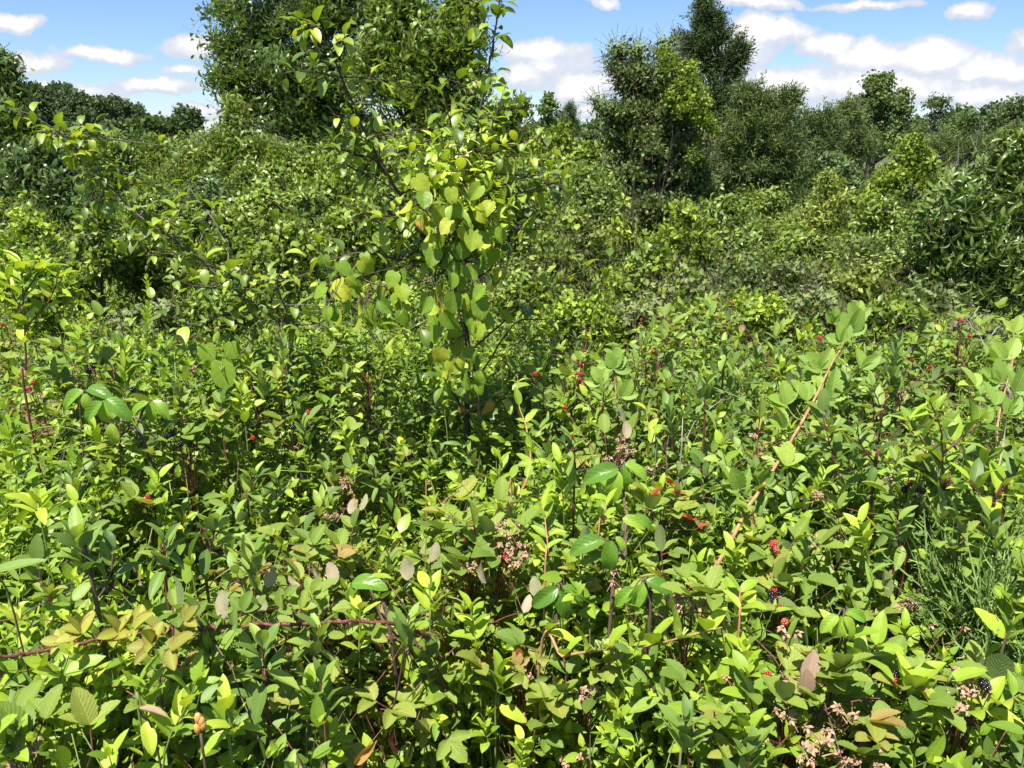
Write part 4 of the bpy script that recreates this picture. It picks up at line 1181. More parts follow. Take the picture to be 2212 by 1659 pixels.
# --- brambles that carry the berries and the withered flowers
def bramble(label, X, Y, berries, flowers, seed, n_leaf=7, pale=(), lift=.03, cat='bramble', red=(), group=None, Ln=.05, spread=90):
    rng = np.random.default_rng(400 + seed)
    c = S(X, Y, lift)
    base = np.array([c[0] + rng.uniform(-.05, .05), c[1] + rng.uniform(.05, .15), 0.0])
    root = thing('bramble', label, cat, base, group)
    gs, gl, gp, gr = Geo(), Geo(), Geo(), Geo()
    mids = [base, base + [rng.uniform(-.05, .05), -.05, .45], c + [0, .02, -.06]]
    main = tube(gs, mids, .004, .0025, 6, n=6)
    thorns(gs, main, 30, rng, .003, .006)
    ends = []
    for b in list(berries) + [(f[0], f[1], 'dry') for f in flowers]:
        e = S(b[0], b[1], lift + .012)
        ends.append((e, b[2]))
    for e, k in ends:
        j = main[-1] if rng.random() < .6 else main[-3]
        m = (j + e) / 2 + [0, 0, -.015]
        tube(gs, [j, m, e - [0, 0, .006]], .0016, .0009, 5, n=4)
    for _ in range(n_leaf):
        q = S(X + rng.normal(0, spread * .5), Y + rng.normal(0, spread * .35), lift - .02)
        d = np.array([rng.normal(0, .7), rng.normal(-.1, .6), rng.uniform(.1, 1.2)])
        compound(gl, q, d, Ln * rng.uniform(.8, 1.15), rng)
        tube(gs, [main[-2], (main[-2] + q) / 2 - [0, 0, .02], q], .0014, .0009, 4, n=3)
    for (px, py, l) in pale:      # leaves that turn their pale underside up
        q = S(px, py + l * .5, lift + .01)
        s = .85 * l / FPX * np.linalg.norm(q - [0, 0, CAM_H])
        d = np.array([rng.normal(0, .5), rng.uniform(0, .7), 1.0])
        put_leaf(gp, q, d, s, s * .62, rng, face=(0, .2, -1), tint=rng.uniform(0, 1), sty=dict(p=.6, q=.7, fold=-rng.uniform(.1, .6), curl=-rng.uniform(-.3, .7), teeth=.04, wav=.015), K=13, ncol=5, roll=math.pi + rng.uniform(-.7, .7))
        tube(gs, [main[-1], q], .0013, .0009, 4, n=2)
    for (px, py, l) in red:
        q = S(px, py, lift + .01); s = l / FPX * np.linalg.norm(q - [0, 0, CAM_H])
        compound(gr, q, [rng.normal(0, .5), -.2, .6], s, rng, pet=.01)
        tube(gs, [main[-1], q], .0013, .0009, 4, n=2)
    part('cane', gs, [M['stem_red']], root)
    if gl.v: part('foliage', gl, [M['bram'], M['stem_red']], root)
    if gp.v: part('pale_leaves', gp, [M['pale'], M['stem_red']], root, label='pale grey-tan undersides turned up')
    if gr.v: part('red_leaves', gr, [M['redleaf'], M['stem_red']], root, label='leaves turned red and orange')
    for e, k in ends:
        if k == 'dry':
            hang('withered_flowers', DRY[rng.integers(0, 4)], root, e, rng, rng.uniform(.65, 1.05))
        else:
            hang('blackberry', BERRY[k], root, e, rng, rng.uniform(.72, .95), {'black': 'ripe black berry', 'red': 'unripe red berry', 'orange': 'unripe orange-red berry'}[k])
    return root


M['pale'] = leaf_mat('bramble_leaf_underside', [(0, (.20, .19, .10)), (.5, (.30, .28, .17)), (1, (.38, .31, .21))], under=(.40, .36, .26), rough=.75, vein=.15, vscale=7., bump=.25, tr=.2, spots=.4, warm=(1, 1, 1))
B_, R_, O_ = 'black', 'red', 'orange'
bramble('bramble with three black berries in the upper left, above the thorny cane', 395, 950, [(373, 934, B_), (389, 959, B_), (410, 958, B_), (419, 963, R_), (287, 842, B_), (360, 942, B_)], [(278, 905)], 1)
bramble('bramble with one black and two red berries low in the hollow at the left', 322, 1080, [(327, 1073, B_), (331, 1078, B_), (315, 1079, R_), (311, 1086, R_), (321, 1073, R_)], [], 2, n_leaf=5)
bramble('bramble with black berries behind the bare sapling trunk', 625, 930, [(599, 935, B_), (632, 923, B_), (658, 957, B_), (665, 890, R_), (600, 917, O_), (546, 946, R_)], [], 3)
bramble('bramble with a black and a red berry above the large drooping leaves at the left', 205, 792, [(203, 790, B_), (214, 788, R_), (191, 798, R_), (192, 802, B_), (113, 642, R_)], [(240, 680), (322, 683)], 4)
bramble('bramble with red berries beside the lowest part of the red-stemmed plant', 70, 835, [(73, 826, R_), (65, 839, R_), (60, 838, O_)], [(75, 850)], 5, n_leaf=5)
bramble('bramble with one large red berry at the left edge of the picture', 10, 700, [(8, 697, R_), (3, 702, R_)], [], 6, n_leaf=4)
bramble('bramble with one black berry above the round toothed leaf', 541, 802, [(541, 802, B_), (536, 800, B_)], [(413, 795)], 7, n_leaf=4)
bramble('bramble with a red and a black berry left of the grape-covered sapling', 794, 800, [(794, 816, R_), (795, 790, B_), (870, 635, O_), (860, 638, R_), (878, 634, O_)], [], 8)
bramble('bramble with hanging rows of orange-red berries right of the grape-covered sapling', 1252, 800, [(1255, 785, O_), (1249, 780, O_), (1262, 788, O_), (1249, 806, O_), (1256, 808, R_), (1244, 806, R_), (1252, 820, R_), (1258, 833, O_), (1156, 808, R_), (1269, 721, O_), (1262, 728, O_)], [(1180, 727), (1265, 715)], 9)
bramble('brown-leaved bramble with small red berries in the open field', 1400, 740, [(1410, 758, O_), (1355, 642, B_), (1370, 657, O_), (1448, 711, R_), (1385, 690, R_)], [], 10, n_leaf=12)
bramble('bramble with tan withered flowers below the long raspberry cane', 1330, 970, [(1237, 941, R_), (1222, 880, R_)], [(1334, 963), (1358, 960), (1344, 996), (1357, 860), (1350, 975), (1320, 985), (1348, 950), (1362, 972), (1300, 990)], 11, pale=[(1352, 890, 42), (1380, 885, 36), (1355, 925, 44), (1370, 1000, 30)])
bramble('red-leaved bramble right of the large drooping leaves in the middle', 1440, 1090, [], [(1410, 1010)], 12, red=[(1454, 1053, 34), (1397, 1083, 34), (1494, 1132, 30), (1480, 1100, 26), (1462, 1075, 26), (1500, 1145, 24)], n_leaf=12, Ln=.045)
bramble('tall bramble stalk with pink withered flowers in the middle of the foreground', 1090, 1165, [(1094, 1203, R_)], [(1080, 1140), (1092, 1150), (1070, 1152), (1098, 1160), (1110, 1186), (1100, 1190), (1120, 1198), (1128, 1210), (1112, 1176), (1085, 1170), (1100, 1215), (1090, 1206), (1136, 1180), (1078, 1130)], 13, n_leaf=5, pale=[(1160, 1265, 52), (1130, 1300, 48)])
bramble('bramble with a tight bunch of small red berries left of the pink withered flowers', 1010, 1185, [(1005, 1168, R_), (998, 1179, R_), (1016, 1178, R_), (1014, 1193, R_), (1032, 1202, R_), (1005, 1185, B_), (1008, 1190, B_)], [(985, 1209), (1010, 1215), (1018, 1222)], 14, pale=[(930, 1188, 52), (880, 1225, 58), (1050, 1232, 56), (905, 1180, 30)], n_leaf=14, spread=130)
bramble('bramble with withered flowers on the upright stem left of the middle', 740, 1040, [], [(752, 1033), (745, 1045), (762, 1040), (735, 1052), (750, 1060), (723, 1116), (712, 1112), (733, 1118), (768, 1034), (740, 1030)], 15, pale=[(775, 1080, 46), (755, 1090, 40)], n_leaf=8)
bramble('bramble with brown leaves and pale upturned leaves behind the thorny cane', 640, 1250, [(740, 1329, B_), (746, 1336, B_), (789, 1358, B_), (795, 1362, B_), (869, 1374, B_)], [], 16, n_leaf=16, pale=[(578, 1245, 50), (470, 1300, 60), (575, 1297, 42), (722, 1235, 56), (648, 1245, 36), (692, 1235, 34), (485, 1320, 34)], spread=170)
bramble('small bramble with one red berry at the bottom, right of the curled orange leaf', 838, 1550, [(834, 1555, R_), (850, 1546, O_)], [], 17, n_leaf=4)
bramble('bramble with withered flowers at the bottom left corner', 60, 1610, [], [(63, 1620), (48, 1635), (75, 1612), (35, 1650)], 18, n_leaf=5)
bramble('bramble whose red berries hang in a chain right of the tan cane', 1690, 1290, [(1673, 1274, R_), (1683, 1294, R_), (1698, 1305, R_), (1686, 1314, R_), (1695, 1344, O_), (1684, 1278, B_), (1672, 1296, B_), (1665, 1283, B_)], [(1710, 1370)], 19, n_leaf=10)
bramble('bramble with two red berries at the height of the red autumn leaves', 1672, 1185, [(1671, 1179, R_), (1678, 1189, O_), (1668, 1173, R_), (1676, 1172, O_)], [(1637, 943), (1764, 1164), (1796, 1163)], 20)
bramble('bramble with a single red berry between tan withered flowers in the lower right', 1908, 1350, [(1908, 1358, R_), (1906, 1353, R_)], [(1907, 1336), (1890, 1334), (1915, 1330), (1964, 1306), (1972, 1302), (1955, 1310), (1968, 1312)], 21, n_leaf=8)
bramble('bramble with shiny black berries under the red-stemmed plant at the right', 1975, 1058, [(1959, 1055, B_), (1952, 1058, B_), (1966, 1045, R_), (1992, 1060, B_), (1985, 1057, B_)], [(2004, 966), (1921, 1033), (1767, 1068), (1775, 1062), (1757, 1070), (2010, 1080)], 22)
bramble('bramble with a few scattered red berries in the far brown patch', 2085, 700, [(2079, 693, R_), (2094, 725, R_), (2163, 1046, R_), (2100, 810, R_), (2072, 690, R_)], [], 23, n_leaf=12)
bramble('bramble with small red berries left of the raspberry cane top', 1720, 800, [(1770, 728, R_), (1773, 732, R_), (1679, 868, R_), (1546, 651, R_), (1580, 655, R_), (1550, 684, R_)], [], 24)
bramble('bramble with pink upturned leaves and many tan withered flowers at the lower right', 1740, 1520, [(1658, 1459, R_)], [(1827, 1536), (1822, 1530), (1764, 1603), (1770, 1612), (1761, 1646), (1755, 1650), (1817, 1639), (1825, 1634), (1904, 1643), (1661, 1589), (1704, 1559), (1565, 1452), (1800, 1575), (1718, 1495), (1690, 1530), (1557, 1336), (1555, 1330)], 25, n_leaf=22, spread=190, Ln=.045)
bramble('bramble with the largest black berry, at the right edge of the foreground', 2105, 1485, [(2131, 1484, B_), (2126, 1478, B_)], [(2094, 1483), (2104, 1492), (2067, 1503), (2054, 1520), (2075, 1490), (2085, 1475), (2104, 1418)], 26, n_leaf=6)
bramble('bramble with a black berry beside the bright whorl of leaves at the lower right', 1934, 1460, [(1934, 1458, B_), (1930, 1463, B_), (1929, 1470, R_)], [(2031, 1369), (2084, 1349)], 27, n_leaf=5)
bramble('bramble with a withered flower cluster in front of the big light green whorl', 1124, 1453, [], [(1124, 1453), (1134, 1447), (1128, 1468), (1115, 1450)], 28, n_leaf=3)
bramble('bramble with star-shaped withered flowers below the trailing honeysuckle', 1260, 1500, [], [(1260, 1499), (1250, 1492), (1268, 1508), (1290, 1492), (1252, 1515), (1237, 1636), (1228, 1640), (1245, 1630)], 29, n_leaf=6)
bramble('bramble with withered flowers right of the trailing honeysuckle tip', 1475, 1293, [], [(1481, 1293), (1470, 1300), (1478, 1306), (1462, 1290), (1320, 1239), (1325, 1246), (1330, 1232)], 30, n_leaf=7)
bramble('bramble with orange leaves in the far right brown patch', 1900, 860, [], [(1950, 850)], 31, n_leaf=10, red=[(1902, 868, 20), (1998, 806, 16), (1972, 790, 12)], Ln=.045)


M['flower'] = bark_mat('honeysuckle_flower', (.62, .50, .12), (.78, .70, .38), .6, 60, .1)
# --- saplings
def sapling_centre():
    rng = np.random.default_rng(11)
    d = 2.15
    b = P(1012, 955, d); base = np.array([b[0], b[1], 0.0])
    r = thing('pear_sapling', 'tall thin sapling in the middle with twin leaders against the sky, overgrown by grape vine', 'sapling', base)
    gt, gl = Geo(), Geo()
    main = tube(gt, [base] + path_px([(1008, 930), (1012, 800), (1003, 640), (1008, 520), (1020, 420), (1028, 300), (1045, 200), (1062, 110), (1073, 40), (1082, -40)], d=d), .009, .0013, 8, n=5, kink=.0015, rng=rng)
    left = tube(gt, path_px([(1003, 660), (950, 570), (907, 500), (862, 420), (822, 350), (794, 300), (764, 227), (738, 168), (716, 110), (690, 62), (682, 62)], d=d, dd=-.15), .006, .001, 7, n=4, kink=.0015, rng=rng)
    tw = [([(1027, 425), (1104, 393), (1160, 378), (1215, 376)], .12, 12), ([(1020, 455), (1090, 428), (1190, 397), (1215, 400)], -.1, 12), ([(857, 330), (920, 305), (977, 293), (1010, 292)], .1, 7),
          ([(800, 382), (770, 368), (747, 353), (742, 345)], -.1, 5), ([(1010, 400), (990, 330), (972, 260), (962, 212)], -.15, 10), ([(1107, 393), (1137, 430), (1160, 467)], .0, 4),
          ([(1010, 760), (1060, 720), (1137, 653), (1237, 596), (1330, 556)], .25, 12), ([(1012, 830), (1050, 790), (1110, 700), (1170, 690), (1250, 692)], .2, 9),
          ([(907, 500), (860, 500), (800, 470), (760, 440)], -.2, 9), ([(862, 420), (900, 400), (930, 360), (960, 345)], .2, 10), ([(822, 350), (770, 330), (720, 320), (690, 325)], -.15, 8),
          ([(764, 227), (800, 225), (822, 232)], .1, 3), ([(1008, 560), (960, 520), (930, 470), (905, 440)], -.25, 12), ([(1008, 900), (1040, 880), (1080, 855), (1105, 845)], -.15, 9),
          ([(1008, 900), (985, 860), (965, 830), (960, 815)], -.25, 8), ([(1040, 250), (1010, 235), (985, 225)], .1, 4), ([(945, 570), (860, 560), (780, 545), (720, 560), (697, 547), (633, 473), (567, 417)], .15, 16),
          ([(1012, 700), (940, 690), (870, 720), (840, 715)], -.2, 6), ([(1020, 420), (1060, 460), (1080, 520)], -.15, 8), ([(1028, 330), (1070, 320), (1110, 300), (1130, 280)], .15, 7)]
    for pts, dd, n in tw:
        q = tube(gt, path_px(pts, d=d, dd=dd), .0035, .001, 5, n=4, kink=.001, rng=rng)
        leaves_on(gl, q, n, .056, .56, rng, pet=.016, droop=.25, sty=dict(curl=rng.uniform(.6, 1.2)), t0=.12)
    gh = Geo()
    for k in range(72):       # fine twigs all round the leaders
        src = main if k % 2 else left
        i0 = int(len(main) * .42) if k % 2 else 4
        j = i0 + int((len(src) - 3 - i0) * rng.random() ** 3)
        f_ = 1 - (j - i0) / (len(src) - i0)
        e = src[j] + np.array([rng.normal(0, 1), rng.normal(0, .8), rng.uniform(-.35, .7)]) * (.03 + .12 * f_)
        q = tube(gt, [src[j], (src[j] + e) / 2 + [0, 0, .01], e], .0018, .0008, 4, n=3, kink=.001, rng=rng)
        leaves_on(gl, q, 6, .042, .55, rng, pet=.012, droop=.3, t0=.2, sty=dict(curl=rng.uniform(.4, 1.2)), K=6, ncol=3)
    for k in range(70):
        c_ = P(rng.normal(985, 55), rng.uniform(330, 470), 2.15 + rng.normal(0, .1))
        e = c_ + rng.normal(0, .05, 3) + [0, 0, .04]
        q = tube(gt, [c_, e], .0013, .0008, 4, n=3)
        leaves_on(gh, q, 3, .044, .5, rng, arr='opp', pet=.003, t0=.1, tintr=(.5, 1), K=6, ncol=3)
    for (X, Y) in [(1003, 338), (990, 312), (1012, 420), (985, 375), (1016, 300)]:
        gf = Geo(); c_ = P(X, Y, 2.02)
        for _ in range(6):
            dv = unit(rng.normal(0, 1, 3) + [0, -.5, .6])
            tube(gf, [c_, c_ + dv * .014, c_ + dv * .024 + [0, 0, -.003]], .0008, .0014, 5, n=2)
            place(gf, leaf(.016, .004, K=4, ncol=3, p=.4, q=.5, curl=1.2), frame(dv), c_ + dv * .022, .5)
        part('yellow_flower', gf, [M['flower']], r, label='pale yellow spidery honeysuckle bloom')
    part('honeysuckle_leaves', gh, [M['honey'], M['stem_green']], r, label='bright yellow-green leaf pairs wound round the upper fork')
    leaves_on(gl, main, 40, .055, .52, rng, pet=.014, droop=.2, t0=.42, t1=1.0, sty=dict(curl=.9), el=(-.1, .9))
    leaves_on(gl, left, 22, .055, .52, rng, pet=.014, droop=.2, t0=.2, t1=1.0, sty=dict(curl=.9), el=(-.1, .9))
    part('trunk', gt, [M['bark']], r)
    part('foliage', gl, [M['pear'], M['stem_red']], r)


def grape():
    rng = np.random.default_rng(12)
    b = P(1040, 950, 2.25); base = np.array([b[0], b[1], 0.0])
    r = thing('wild_grape_vine', 'wild grape vine with big toothed heart leaves hanging down the central sapling', 'vine', base)
    gs, gl, gb = Geo(), Geo(), Geo()
    st = tube(gs, [base] + path_px([(1035, 900), (1020, 780), (985, 640), (1000, 520), (960, 450), (930, 420)], d=2.07), .004, .002, 6, n=5)
    st2 = tube(gs, path_px([(1000, 560), (930, 600), (850, 620), (770, 600), (705, 575)], d=2.05), .003, .0015, 6, n=5)
    tube(gs, path_px([(1010, 610), (1060, 580), (1085, 520)], d=2.05), .003, .0015, 5, n=4)
    gst0 = dict(p=.34, q=.80, heart=.15, teeth=.04, wav=.012)

    def gleaf(X, Y, px, tint=None, mi=0, dj=.12, gg=gl):
        q = P(X, Y, 2.02 + rng.uniform(-dj, dj)); s = px / FPX * 1.9
        gst = dict(gst0, fold=rng.uniform(.05, .45), curl=rng.uniform(.0, .9))
        d = np.array([rng.normal(0, .5), -.2 + rng.normal(0, .45), -1.0])
        face = np.array([rng.normal(0, .6), -1, rng.uniform(.1, 1.4)])
        put_leaf(gg, q, d, s, s * .95, rng, face=face, tint=tint, sty=gst, K=15, ncol=7, mi=mi, roll=rng.uniform(-.6, .6))
        i = int(np.argmin(np.linalg.norm(np.vstack([st, st2]) - q, axis=1)))
        tube(gs, [np.vstack([st, st2])[i], q], .0011, .0009, 4, n=2)
    for (X, Y, s) in [(965, 455, 50), (915, 435, 44), (930, 480, 48), (985, 490, 50), (945, 525, 46), (967, 545, 46), (1000, 530, 44), (985, 590, 50), (1040, 560, 44), (940, 640, 52), (1000, 640, 50), (975, 610, 46), (1045, 640, 46),
                      (960, 700, 60), (1020, 690, 56), (985, 745, 66), (1040, 720, 48), (920, 735, 54), (835, 710, 56), (790, 690, 60), (725, 640, 60), (700, 570, 44), (760, 610, 50), (830, 640, 50), (870, 600, 44), (770, 590, 44),
                      (970, 800, 52), (1000, 850, 50), (960, 850, 56), (1080, 510, 44), (1085, 560, 40), (1070, 600, 42)]:
        gleaf(X, Y - s * .4, s * .82)
    for _ in range(80):
        y_ = rng.uniform(430, 830); gleaf(rng.normal(1000, 34) - 12 * math.sin(y_ / 50), y_, rng.uniform(28, 46), dj=.11)
    for _ in range(30):
        gleaf(rng.uniform(690, 880), rng.uniform(540, 690), rng.uniform(26, 42))
    for _ in range(22):
        gleaf(rng.uniform(870, 1060), rng.uniform(380, 480), rng.uniform(34, 46), tint=rng.uniform(.6, 1))
    gleaf(1062, 868, 40, gg=gb); gleaf(1000, 880, 22, gg=gb); gleaf(905, 478, 22, gg=gb)
    part('vine_stem', gs, [M['stem_brown']], r)
    part('foliage', gl, [M['grape'], M['stem_red']], r)
    part('withered_leaves', gb, [M['tanleaf'], M['stem_red']], r, label='withered orange-brown leaves low on the vine')


def sapling_left():
    rng = np.random.default_rng(13)
    d = 2.2
    b = P(640, 880, d); base = np.array([b[0], b[1], 0.0])
    r = thing('pear_sapling', 'bare-trunked sapling at the left whose long branch arches up to the far wooded rise', 'sapling', base)
    gt, gl = Geo(), Geo()
    tube(gt, [base] + path_px([(637, 860), (628, 770), (630, 715), (626, 690)], d=d), .010, .006, 8, n=5, kink=.001, rng=rng)
    br = tube(gt, path_px([(627, 700), (595, 690), (545, 655), (495, 615), (417, 550), (360, 507), (300, 467), (233, 400), (187, 350), (150, 305), (118, 278)], d=d, dd=-.1), .0052, .001, 7, n=4, kink=.0015, rng=rng)
    tw = [([(626, 700), (640, 660), (693, 633), (720, 610)], .2, 5), ([(545, 655), (520, 610), (470, 580), (440, 570)], -.2, 8), ([(493, 523), (450, 460), (407, 403)], .1, 9), ([(495, 615), (493, 560), (493, 523)], .1, 3),
          ([(417, 550), (440, 500), (430, 470)], .15, 5), ([(626, 690), (600, 620), (610, 570), (600, 540)], -.2, 8), ([(545, 655), (480, 680), (400, 700), (320, 650)], -.25, 12), ([(495, 615), (430, 620), (370, 600)], -.2, 8),
          ([(360, 507), (380, 470), (395, 440)], .1, 4), ([(233, 400), (215, 440), (205, 470)], -.1, 3), ([(626, 700), (680, 700), (730, 680)], -.1, 5), ([(628, 770), (700, 760), (740, 730)], .15, 5)]
    for pts, dd, n in tw:
        q = tube(gt, path_px(pts, d=d, dd=dd), .0032, .001, 5, n=4, kink=.001, rng=rng)
        leaves_on(gl, q, n, .054, .56, rng, pet=.014, droop=.2, t0=.15, sty=dict(curl=rng.uniform(.4, 1.1)))
    for k in range(52):
        j = rng.integers(2, len(br) - 2)
        e = br[j] + np.array([rng.normal(0, 1), rng.normal(0, .8), rng.uniform(-.5, .6)]) * rng.uniform(.03, .12)
        q = tube(gt, [br[j], (br[j] + e) / 2 + [0, 0, .01], e], .0017, .0008, 4, n=3, kink=.001, rng=rng)
        leaves_on(gl, q, 6, .040, .55, rng, pet=.012, droop=.3, t0=.2, sty=dict(curl=rng.uniform(.4, 1.2)), K=6, ncol=3)
    leaves_on(gl, br, 44, .052, .55, rng, pet=.014, droop=.2, t0=.12, t1=1.0, sty=dict(curl=.8), el=(-.1, .8))
    part('trunk', gt, [M['bark_grey']], r)
    part('foliage', gl, [M['pear'], M['stem_red']], r)


def grape_shoot():
    rng = np.random.default_rng(14)
    q = S(478, 800, .05); base = np.array([q[0], q[1] + .05, 0.])
    r = thing('wild_grape_shoot', 'single round toothed leaf facing the camera, left of the bare sapling trunk', 'vine', base)
    gs, gl = Geo(), Geo()
    tube(gs, [base, q + [0, .04, -.1], q], .002, .001, 5, n=5)
    for (X, Y, s) in [(480, 785, 52), (445, 745, 38), (500, 740, 34)]:
        c = S(X, Y, .05); k = s / FPX * np.linalg.norm(c - [0, 0, CAM_H])
        put_leaf(gl, c, [.1, -.2, -1], k, k * .98, rng, face=(0, -1, .6), tint=.5, sty=dict(p=.32, q=.5, heart=.14, teeth=.05, fold=.12, curl=.2), K=15, ncol=7)
        tube(gs, [q, c], .001, .0009, 4, n=2)
    part('vine_stem', gs, [M['stem_green']], r); part('foliage', gl, [M['grape'], M['stem_red']], r)


sapling_centre(); grape(); sapling_left(); grape_shoot()


# --- upright leafy plants with red stems
def leafy(name, label, cat, stems, Ln, asp, n, matl, mats, seed, arr='opp', r0=.003, d=None, lift=.0, el=(.3, .9), dd=0., sty=None, base=None, pet=.006, tintr=(0, 1), droop=0., extra=None, ncol=5, group=None):
    rng = np.random.default_rng(500 + seed); Ln = Ln * .88
    p0 = S(*stems[0][0], 0) if d is None else P(*stems[0][0], d)
    D = p0[1]
    base = np.array([p0[0], D + .02, 0.])
    r = thing(name, label, cat, base, group)
    gs, gl = Geo(), Geo()
    for i, pts in enumerate(stems):
        w = path_px(pts, d=D, dd=dd * (1 if i % 2 else -1))
        if i == 0: w = [base] + w
        q = tube(gs, w, r0 * (1 if i == 0 else .7), .0010, 6, n=5, kink=.0006, rng=rng)
        k = n if i == 0 else max(2, int(n * .6))
        leaves_on(gl, q, k, Ln, asp, rng, arr=arr, el=el, pet=pet, t0=(.45 if i == 0 else .15), sty=sty, tintr=tintr, droop=droop, ncol=ncol)
    if extra: extra(gs, gl, rng, D)
    part('stem', gs, [M[mats]], r); part('foliage', gl, [M[matl], M[mats]], r)
    return r


leafy('dogbane_plant', 'tall plant with a dark red stem at the left edge', 'plant', [[(64, 905), (57, 790), (52, 680), (48, 600), (46, 560)], [(60, 700), (95, 665), (118, 625), (125, 590)], [(54, 690), (30, 640), (15, 600)], [(50, 640), (75, 600), (90, 575)]], .062, .42, 8, 'honey', 'stem_red', 1, el=(.3, .9))
leafy('dogbane_plant', 'tall branching plant with a pinkish red stem at the right', 'plant', [[(2038, 1120), (2034, 1060), (2034, 936), (2007, 863)], [(2036, 980), (2085, 940), (2125, 905)], [(2034, 1000), (1990, 950), (1960, 900)], [(2036, 1060), (2090, 1040), (2130, 1000)]], .058, .40, 8, 'honey', 'stem_red', 2, el=(.2, .8), tintr=(.1, .8))
leafy('dogbane_plant', 'red-stemmed plant with long oval leaves left of the tall branching one', 'plant', [[(1885, 1060), (1890, 1000), (1905, 900), (1880, 830)], [(1890, 1000), (1860, 960), (1850, 910)]], .05, .40, 7, 'dog', 'stem_red', 3)
leafy('dogbane_plant', 'light green plant growing behind the fallen yellow leaf at the right edge', 'plant', [[(2160, 1140), (2150, 1080), (2180, 1040), (2205, 1000)], [(2150, 1090), (2110, 1060), (2100, 1040)]], .055, .40, 7, 'honey', 'stem_red', 4)
leafy('dogwood_seedling', 'two-stemmed grey-green seedling above the thorny cane, far left', 'plant', [[(208, 1300), (190, 1240), (175, 1190), (170, 1160)], [(215, 1290), (240, 1240), (245, 1180)]], .058, .50, 5, 'dog', 'stem_brown', 5, el=(.6, 1.2))
for i, (X, Y, h, lb) in enumerate([(365, 1300, 130, 'red-twigged grey-green seedling right of the two-stemmed one'), (445, 1250, 120, 'red-twigged seedling above the middle of the thorny cane'), (610, 1160, 130, 'grey-green seedling below the bare sapling trunk'),
                                   (540, 1130, 110, 'grey-green seedling left below the bare sapling trunk'), (690, 1180, 120, 'grey-green seedling just left of the withered flower stem'), (820, 1110, 100, 'grey-green seedling left of the grape-covered sapling foot'),
                                   (1240, 1060, 120, 'dark red-stemmed seedling between pink vine and the drooping leaves'), (1300, 940, 110, 'grey-green seedling right of the pink vine top'), (1440, 900, 110, 'grey-green seedling in front of the slender upright shrubs'),
                                   (1560, 830, 90, 'grey-green seedling left of the raspberry cane head'), (1520, 940, 110, 'grey-green seedling left of the tan cane'), (1640, 1120, 110, 'grey-green seedling touching the right side of the tan cane'),
                                   (580, 1560, 170, 'tall grey-green seedling at the bottom, left of the middle'), (690, 1500, 150, 'broad-leaved grey-green seedling at the bottom, left of the red berry'), (1800, 1010, 110, 'grey-green seedling right of the tan cane'), (1950, 1240, 120, 'seedling between the red-stemmed plant and the withered flowers')]):
    rg = np.random.default_rng(700 + i)
    leafy('dogwood_seedling', lb, 'plant', [[(X, Y), (X + rg.uniform(-12, 12), Y - h * .5), (X + rg.uniform(-22, 22), Y - h)]], .055 if Y > 1000 else .05, .44, 6, 'dog', 'stem_red', 20 + i, el=(.5, 1.15))


# --- raspberry canes
def raspberry(label, cane, heads, seed, r=.0052, lift=.06):
    rng = np.random.default_rng(600 + seed)
    a0, a1 = S(*cane[0], -.02)[1], S(*cane[-1], lift)[1]
    w = [P(X, Y, 1 / ((1 - i / (len(cane) - 1)) / a0 + i / (len(cane) - 1) / a1)) for i, (X, Y) in enumerate(cane)]
    h = w[0] - w[1]
    base = np.array([w[0][0] + h[0] * 1.5, w[0][1] + h[1] * .4, 0.])
    root = thing('raspberry_cane', label, 'cane', base)
    gs, gl = Geo(), Geo()
    q = tube(gs, [base, w[0] + h * .5 - [0, 0, .12]] + w, r, r * .35, 8, n=5, kink=.0008, rng=rng)
    thorns(gs, q, 60, rng, r * .8, .008)
    for (X, Y, s, ax, n) in heads:
        c = S(X, Y, lift + .01); k = s / FPX * np.linalg.norm(c - [0, 0, CAM_H])
        i = int(np.argmin(np.linalg.norm(q - c, axis=1)))
        tube(gl, [q[i], (q[i] + c) / 2 - [0, 0, .008], c], .0016, .0012, 5, mi=1, n=3)
        compound(gl, c, [ax, rng.uniform(-.3, .5), 1.0], k, rng, n=n, pet=.004, asp=.66, spread=.8, face=(0, -1, .4) if rng.random() < .6 else (0, -.3, 1))
    part('cane', gs, [M['cane']], root)
    part('foliage', gl, [M['cane_leaf'], M['stem_green']], root)


raspberry('thick tan thorny cane rising to the right with broad ribbed leaves', [(1522, 1285), (1560, 1200), (1616, 1100), (1690, 985), (1745, 890), (1790, 800), (1822, 740), (1840, 700)],
          [(1835, 725, 52, .3, 3), (1820, 742, 44, -.3, 3), (1860, 800, 46, .8, 3), (1775, 800, 52, -.6, 5), (1760, 805, 46, -.9, 3), (1790, 865, 60, .4, 5), (1745, 870, 50, -.5, 3), (1700, 878, 56, -.3, 5), (1690, 930, 56, -.2, 3), (1760, 945, 46, .8, 3), (1600, 1060, 54, -.5, 3), (1580, 1045, 44, -.8, 3), (1695, 1010, 50, .2, 5), (1640, 1050, 40, .5, 3), (1800, 700, 34, .1, 3), (1850, 690, 40, .3, 3), (1780, 850, 44, .2, 3)], 1)
raspberry('leafy green raspberry cane leaning at the right edge', [(2150, 1010), (2155, 920), (2170, 850), (2185, 790), (2195, 740)],
          [(2170, 780, 46, .3, 3), (2140, 790, 46, -.5, 3), (2160, 830, 50, -.2, 5), (2110, 840, 46, -.6, 3), (2190, 850, 46, .5, 3), (2150, 880, 46, -.3, 3), (2130, 920, 40, -.6, 3), (2190, 720, 34, .1, 3), (2175, 900, 44, .6, 3)], 2, r=.0035)
